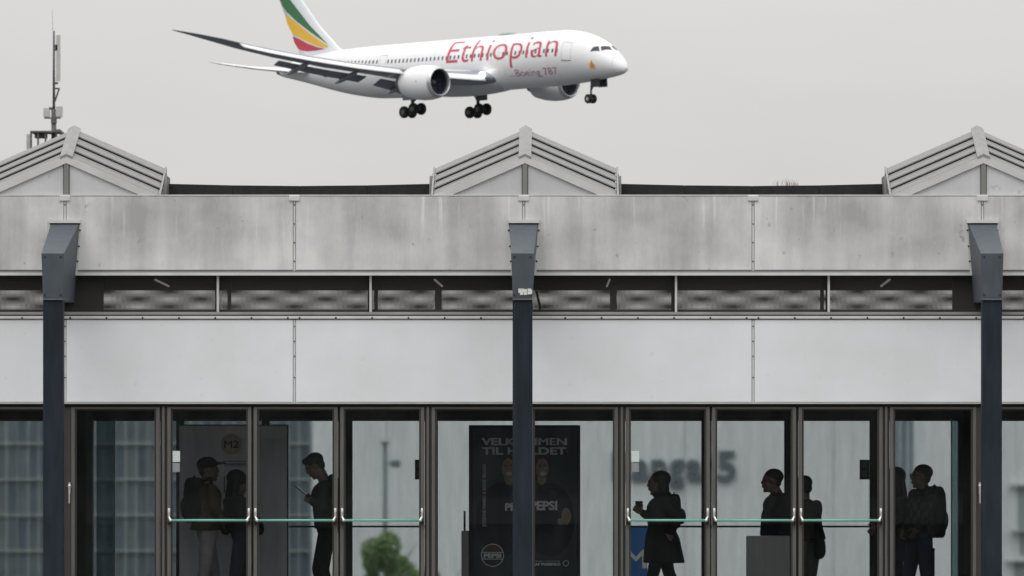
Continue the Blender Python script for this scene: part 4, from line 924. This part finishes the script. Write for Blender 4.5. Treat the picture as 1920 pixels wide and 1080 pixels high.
for s in (1, -1):
    wg = wing('wing', WG, [(s * y, spline(y, SP, LE), spline(y, SP, CH), spline(y, SP, ZZ), spline(y, SP, TC), math.radians(.4 - 1.6 * y / 30)) for y in dense][::s])
    for n_, (ya, yb) in (('slat', (3.6, 8.6)), ('slat', (11.2, 25.5))):                     # leading edge slats, drooped forward
        wing(n_, W_, [(s * y, spline(y, SP, LE) - .65, .17 * spline(y, SP, CH) + .8, spline(y, SP, ZZ) - .50, .15, math.radians(-28)) for y in np.linspace(ya, yb, 8)][::s], wg)
    for n_, (ya, yb) in (('flap', (3.2, 8.8)), ('flap', (10.6, 19.6))):                      # flaps at landing setting
        wing(n_, WG, [(s * y, spline(y, SP, LE) + spline(y, SP, CH) * .93, .17 * spline(y, SP, CH) + .3, spline(y, SP, ZZ) - .045 * spline(y, SP, CH), .12, math.radians(24)) for y in np.linspace(ya, yb, 6)][::s], wg)
    for y in (6.2, 12.6, 17.6):
        c_ = spline(y, SP, CH); q = L(spline(y, SP, LE) + c_ * .95, s * y, spline(y, SP, ZZ) - .09 * c_ - .15); MB().ball(q, [L(2.0, 0, -.55), L(0, .22, 0), L(.05, 0, .3)], 14, 10).build('flap_fairing', WG, wg, True)
    # engine
    ey, ex, ez = s * 9.75, 18.6, -2.15; ring = lambda a, r, z=0, n=36: [L(ex + a, ey + r * math.cos(t), ez + z + r * math.sin(t)) for t in np.linspace(0, 2 * PI, n, endpoint=False)]
    nb = MB(); nb.loft([ring(a, r, z) for a, r, z in ((.42, 1.68, 0), (.8, 1.77, 0), (1.6, 1.86, 0), (2.6, 1.88, .02), (3.8, 1.78, .05), (4.9, 1.55, .08), (5.2, 1.47, .09), (5.18, 1.40, .09))], False, False); eng = nb.build('engine', W_, pl_o, True)
    MB().loft([ring(a, r) for a, r in ((.42, 1.682), (.2, 1.60), (.05, 1.51), (0, 1.45), (.04, 1.40), (.2, 1.36), (.45, 1.36))], False, False).build('inlet_lip', LIP, eng, True)
    MB().loft([ring(a, r) for a, r in ((.45, 1.36), (1.2, 1.40), (1.5, 1.41))], False, True).build('inlet_duct', mat('inlet_duct_dark', (.035, .045, .07), .4), eng, True)
    fan = MB()
    for k in range(18):
        t = k * 2 * PI / 18; u = L(0, math.cos(t), math.sin(t)); w_ = L(0, -math.sin(t), math.cos(t)); c_ = L(ex + 1.3, ey, ez)
        fan.add([c_ + u * .35 - w_ * .08, c_ + u * 1.38 - w_ * .2, c_ + u * 1.38 + w_ * .14 + L(.2, 0, 0), c_ + u * .35 + w_ * .07 + L(.2, 0, 0)], [(0, 1, 2, 3)])
    fan.build('fan_blades', mat('fan_dark', (.03, .035, .05), .35), eng); MB().loft([ring(a, r) for a, r in ((.75, .03), (.95, .2), (1.3, .4))]).build('spinner', GM, eng, True)
    MB().loft([ring(a, r, .1) for a, r in ((4.6, 1.3), (5.6, 1.0), (6.4, .75), (6.5, .5), (7.3, .06))]).build('core_exhaust', GM, eng, True)
    MB().hexa([L(ex + 1.9, ey - .18, ez + 1.6), L(ex + 1.9, ey + .18, ez + 1.6), L(ex + 8, ey + .18, ez + 1.0), L(ex + 8, ey - .18, ez + 1.0), L(ex + 3.0, ey - .18, ez + 1.95), L(ex + 3.0, ey + .18, ez + 1.95), L(ex + 8, ey + .18, ez + 1.6), L(ex + 8, ey - .18, ez + 1.6)]).build('pylon', W_, eng)
    MB().ball(L(ex + 1.9, ey + s * 1.75, ez + .15), [L(.13, 0, 0), L(0, .13, 0), L(0, 0, .13)], 10, 8).build('nacelle_mark', DK, eng, True)
    # tailplane
    wing('tailplane', W_, [(s * y, le, ch, z, .09, math.radians(-9)) for y, le, ch, z in ((.6, 48.2, 5.9, .45), (3, 50.2, 4.8, .68), (6, 52.5, 3.4, 1.12), (9, 54.7, 2.05, 1.7), (9.9, 55.7, 1.0, 2.0))][::s], None, -.004)
    # main gear
    gx, gy, gz = 28.4, s * 4.9, -4.72; gr = MB(); gr.tube(L(gx - .1, gy, -1.6), L(gx, gy, gz + .2), .24, .17, 12); gr.tube(L(gx - 1.5, gy - s * 1.2, -2.4), L(gx, gy, gz + .9), .10, .10, 8); gr.tube(L(gx + 1.2, gy, -2.2), L(gx, gy, gz + 1.0), .08, .08, 8)
    gear = gr.build('main_landing_gear', GM, pl_o, True); MB().tube(L(gx - .85, gy, gz + .14), L(gx + .85, gy, gz - .16), .16, .16, 10).build('bogie_beam', GM, gear, True)
    MB().box(*sorted((-gx - .9, -gx + .9)), *sorted((-gy - s * .55, -gy - s * .62)), -3.6, -2.0).build('gear_door', WG, gear)
    for da, dz in ((-.75, .13), (.75, -.15)):
        for dy in (-.58, .58):
            c_ = L(gx + da, gy + dy, gz + dz); rr = lambda o, r: [c_ + L(r * math.cos(t), o, r * math.sin(t)) for t in np.linspace(0, 2 * PI, 24, endpoint=False)]
            wh = MB().loft([rr(o, r) for o, r in ((-.24, .34), (-.25, .5), (-.2, .62), (-.1, .66), (.1, .66), (.2, .62), (.25, .5), (.24, .34))]).build('wheel', TY, gear, True)
            MB().tube(c_ + L(0, -.255, 0), c_ + L(0, .255, 0), .27, .27, 16).build('hub', GM, wh)
# nose gear
ng = MB(); ng.tube(L(5.3, 0, -2.3), L(5.6, 0, -4.55), .13, .10, 10); ng.tube(L(4.4, 0, -2.5), L(5.5, 0, -3.7), .06, .06, 8); ngo = ng.build('nose_landing_gear', GM, pl_o, True)
for s in (1, -1):
    c_ = L(5.6, s * .34, -4.58); rr = lambda o, r: [c_ + L(r * math.cos(t), o, r * math.sin(t)) for t in np.linspace(0, 2 * PI, 24, endpoint=False)]
    wh = MB().loft([rr(o, r) for o, r in ((-.17, .3), (-.18, .42), (-.12, .5), (.12, .5), (.18, .42), (.17, .3))]).build('wheel', TY, ngo, True); MB().tube(c_ + L(0, -.185, 0), c_ + L(0, .185, 0), .2, .2, 14).build('hub', mat('hub_pale', (.4, .4, .42), .4), wh)
    MB().box(*sorted((-4.9, -3.6)), *sorted((s * .55, s * .62)), -3.4, -2.3).build('gear_door', DK, ngo)
    MB().ball(L(5.2, s * .22, -3.05), [L(.14, 0, 0), L(0, .14, 0), L(0, 0, .14)], 10, 8).build('taxi_light', mat('lens_white', (.85, .85, .85), .2), ngo, True)
# fin with coloured feather bands
FZ = [2.0, 3.36, 5.82, 8.82, 11.4, 12.3]; FL = [43.6, 45.7, 48.63, 51.41, 53.9, 55.3]; FT = [51.9, 52.35, 53.65, 55.15, 56.4, 56.85]
def fin_t(a, z):
    le, te = np.interp(z, FZ, FL), np.interp(z, FZ, FT); x = float(np.clip((a - le) / (te - le), 0, 1)); c_ = te - le
    return 5 * .10 * c_ * (.2969 * math.sqrt(x) - .126 * x - .3516 * x * x + .2843 * x**3 - .1036 * x**4)
fm = MB(); fm.loft([[L(np.interp(z, FZ, FL) + x * (np.interp(z, FZ, FT) - np.interp(z, FZ, FL)), y_ * (np.interp(z, FZ, FT) - np.interp(z, FZ, FL)), z) for x, y_ in foil(.10, 0)] for z in np.unique(np.concatenate([FZ, np.linspace(2, 12.3, 16)]))])
fin = fm.build('tail_fin', mat('fin_white', (.74, .77, .80), .35, 0, .02), pl_o, True)
from mathutils.geometry import tessellate_polygon
GREEN = [(56.3, 11.6), (55.75, 10.4), (55.09, 9.05), (54.78, 8.41), (54.01, 7.65), (52.59, 6.68), (50.51, 5.49), (48.69, 4.5), (47.01, 3.61), (47.66, 4.1), (49.96, 5.87), (51.62, 7.43), (53.28, 9.0), (54.6, 10.6), (55.3, 11.6)]
YEL = [(54.37, 7.32), (54.08, 6.41), (53.58, 5.58), (53.07, 5.11), (51.62, 4.49), (49.79, 3.85), (48.35, 3.42), (47.16, 3.22), (46.89, 3.42), (48.45, 4.12), (50.52, 5.26), (52.34, 6.34), (54.03, 7.28)]
REDB = [(53.22, 4.79), (52.92, 4.08), (52.35, 3.42), (51.69, 3.16), (50.63, 3.02), (49.03, 3.02), (47.43, 3.12), (48.75, 3.36), (50.59, 3.92), (52.16, 4.54)]
for n_, poly, m_ in (('green_band', GREEN, mat('band_green', (.045, .17, .075), .4, 0, .05)), ('yellow_band', YEL, mat('band_yellow', (.78, .47, .05), .4, 0, .05)), ('red_band', REDB, mat('band_red', (.50, .05, .085), .4, 0, .05))):
    tr = tessellate_polygon([[Vector((a, z, 0)) for a, z in poly]])
    for s in (1, -1):
        mb = MB()
        for t in split_tris(poly, tr, .6): mb.add([L(q[0], s * (fin_t(q[0], q[1]) + .03), q[1]) for q in t], [(0, 1, 2)])
        mb.build(n_, m_, fin)
MB().ball(L(18.6, 3.55, -1.35), [L(.34, 0, 0), L(0, .34, 0), L(0, 0, .34)], 16, 10).build('landing_light', mat('landing_light_lit', (1, 1, 1), .3, emit=(1, .98, .9, 6)), pl_o, True)
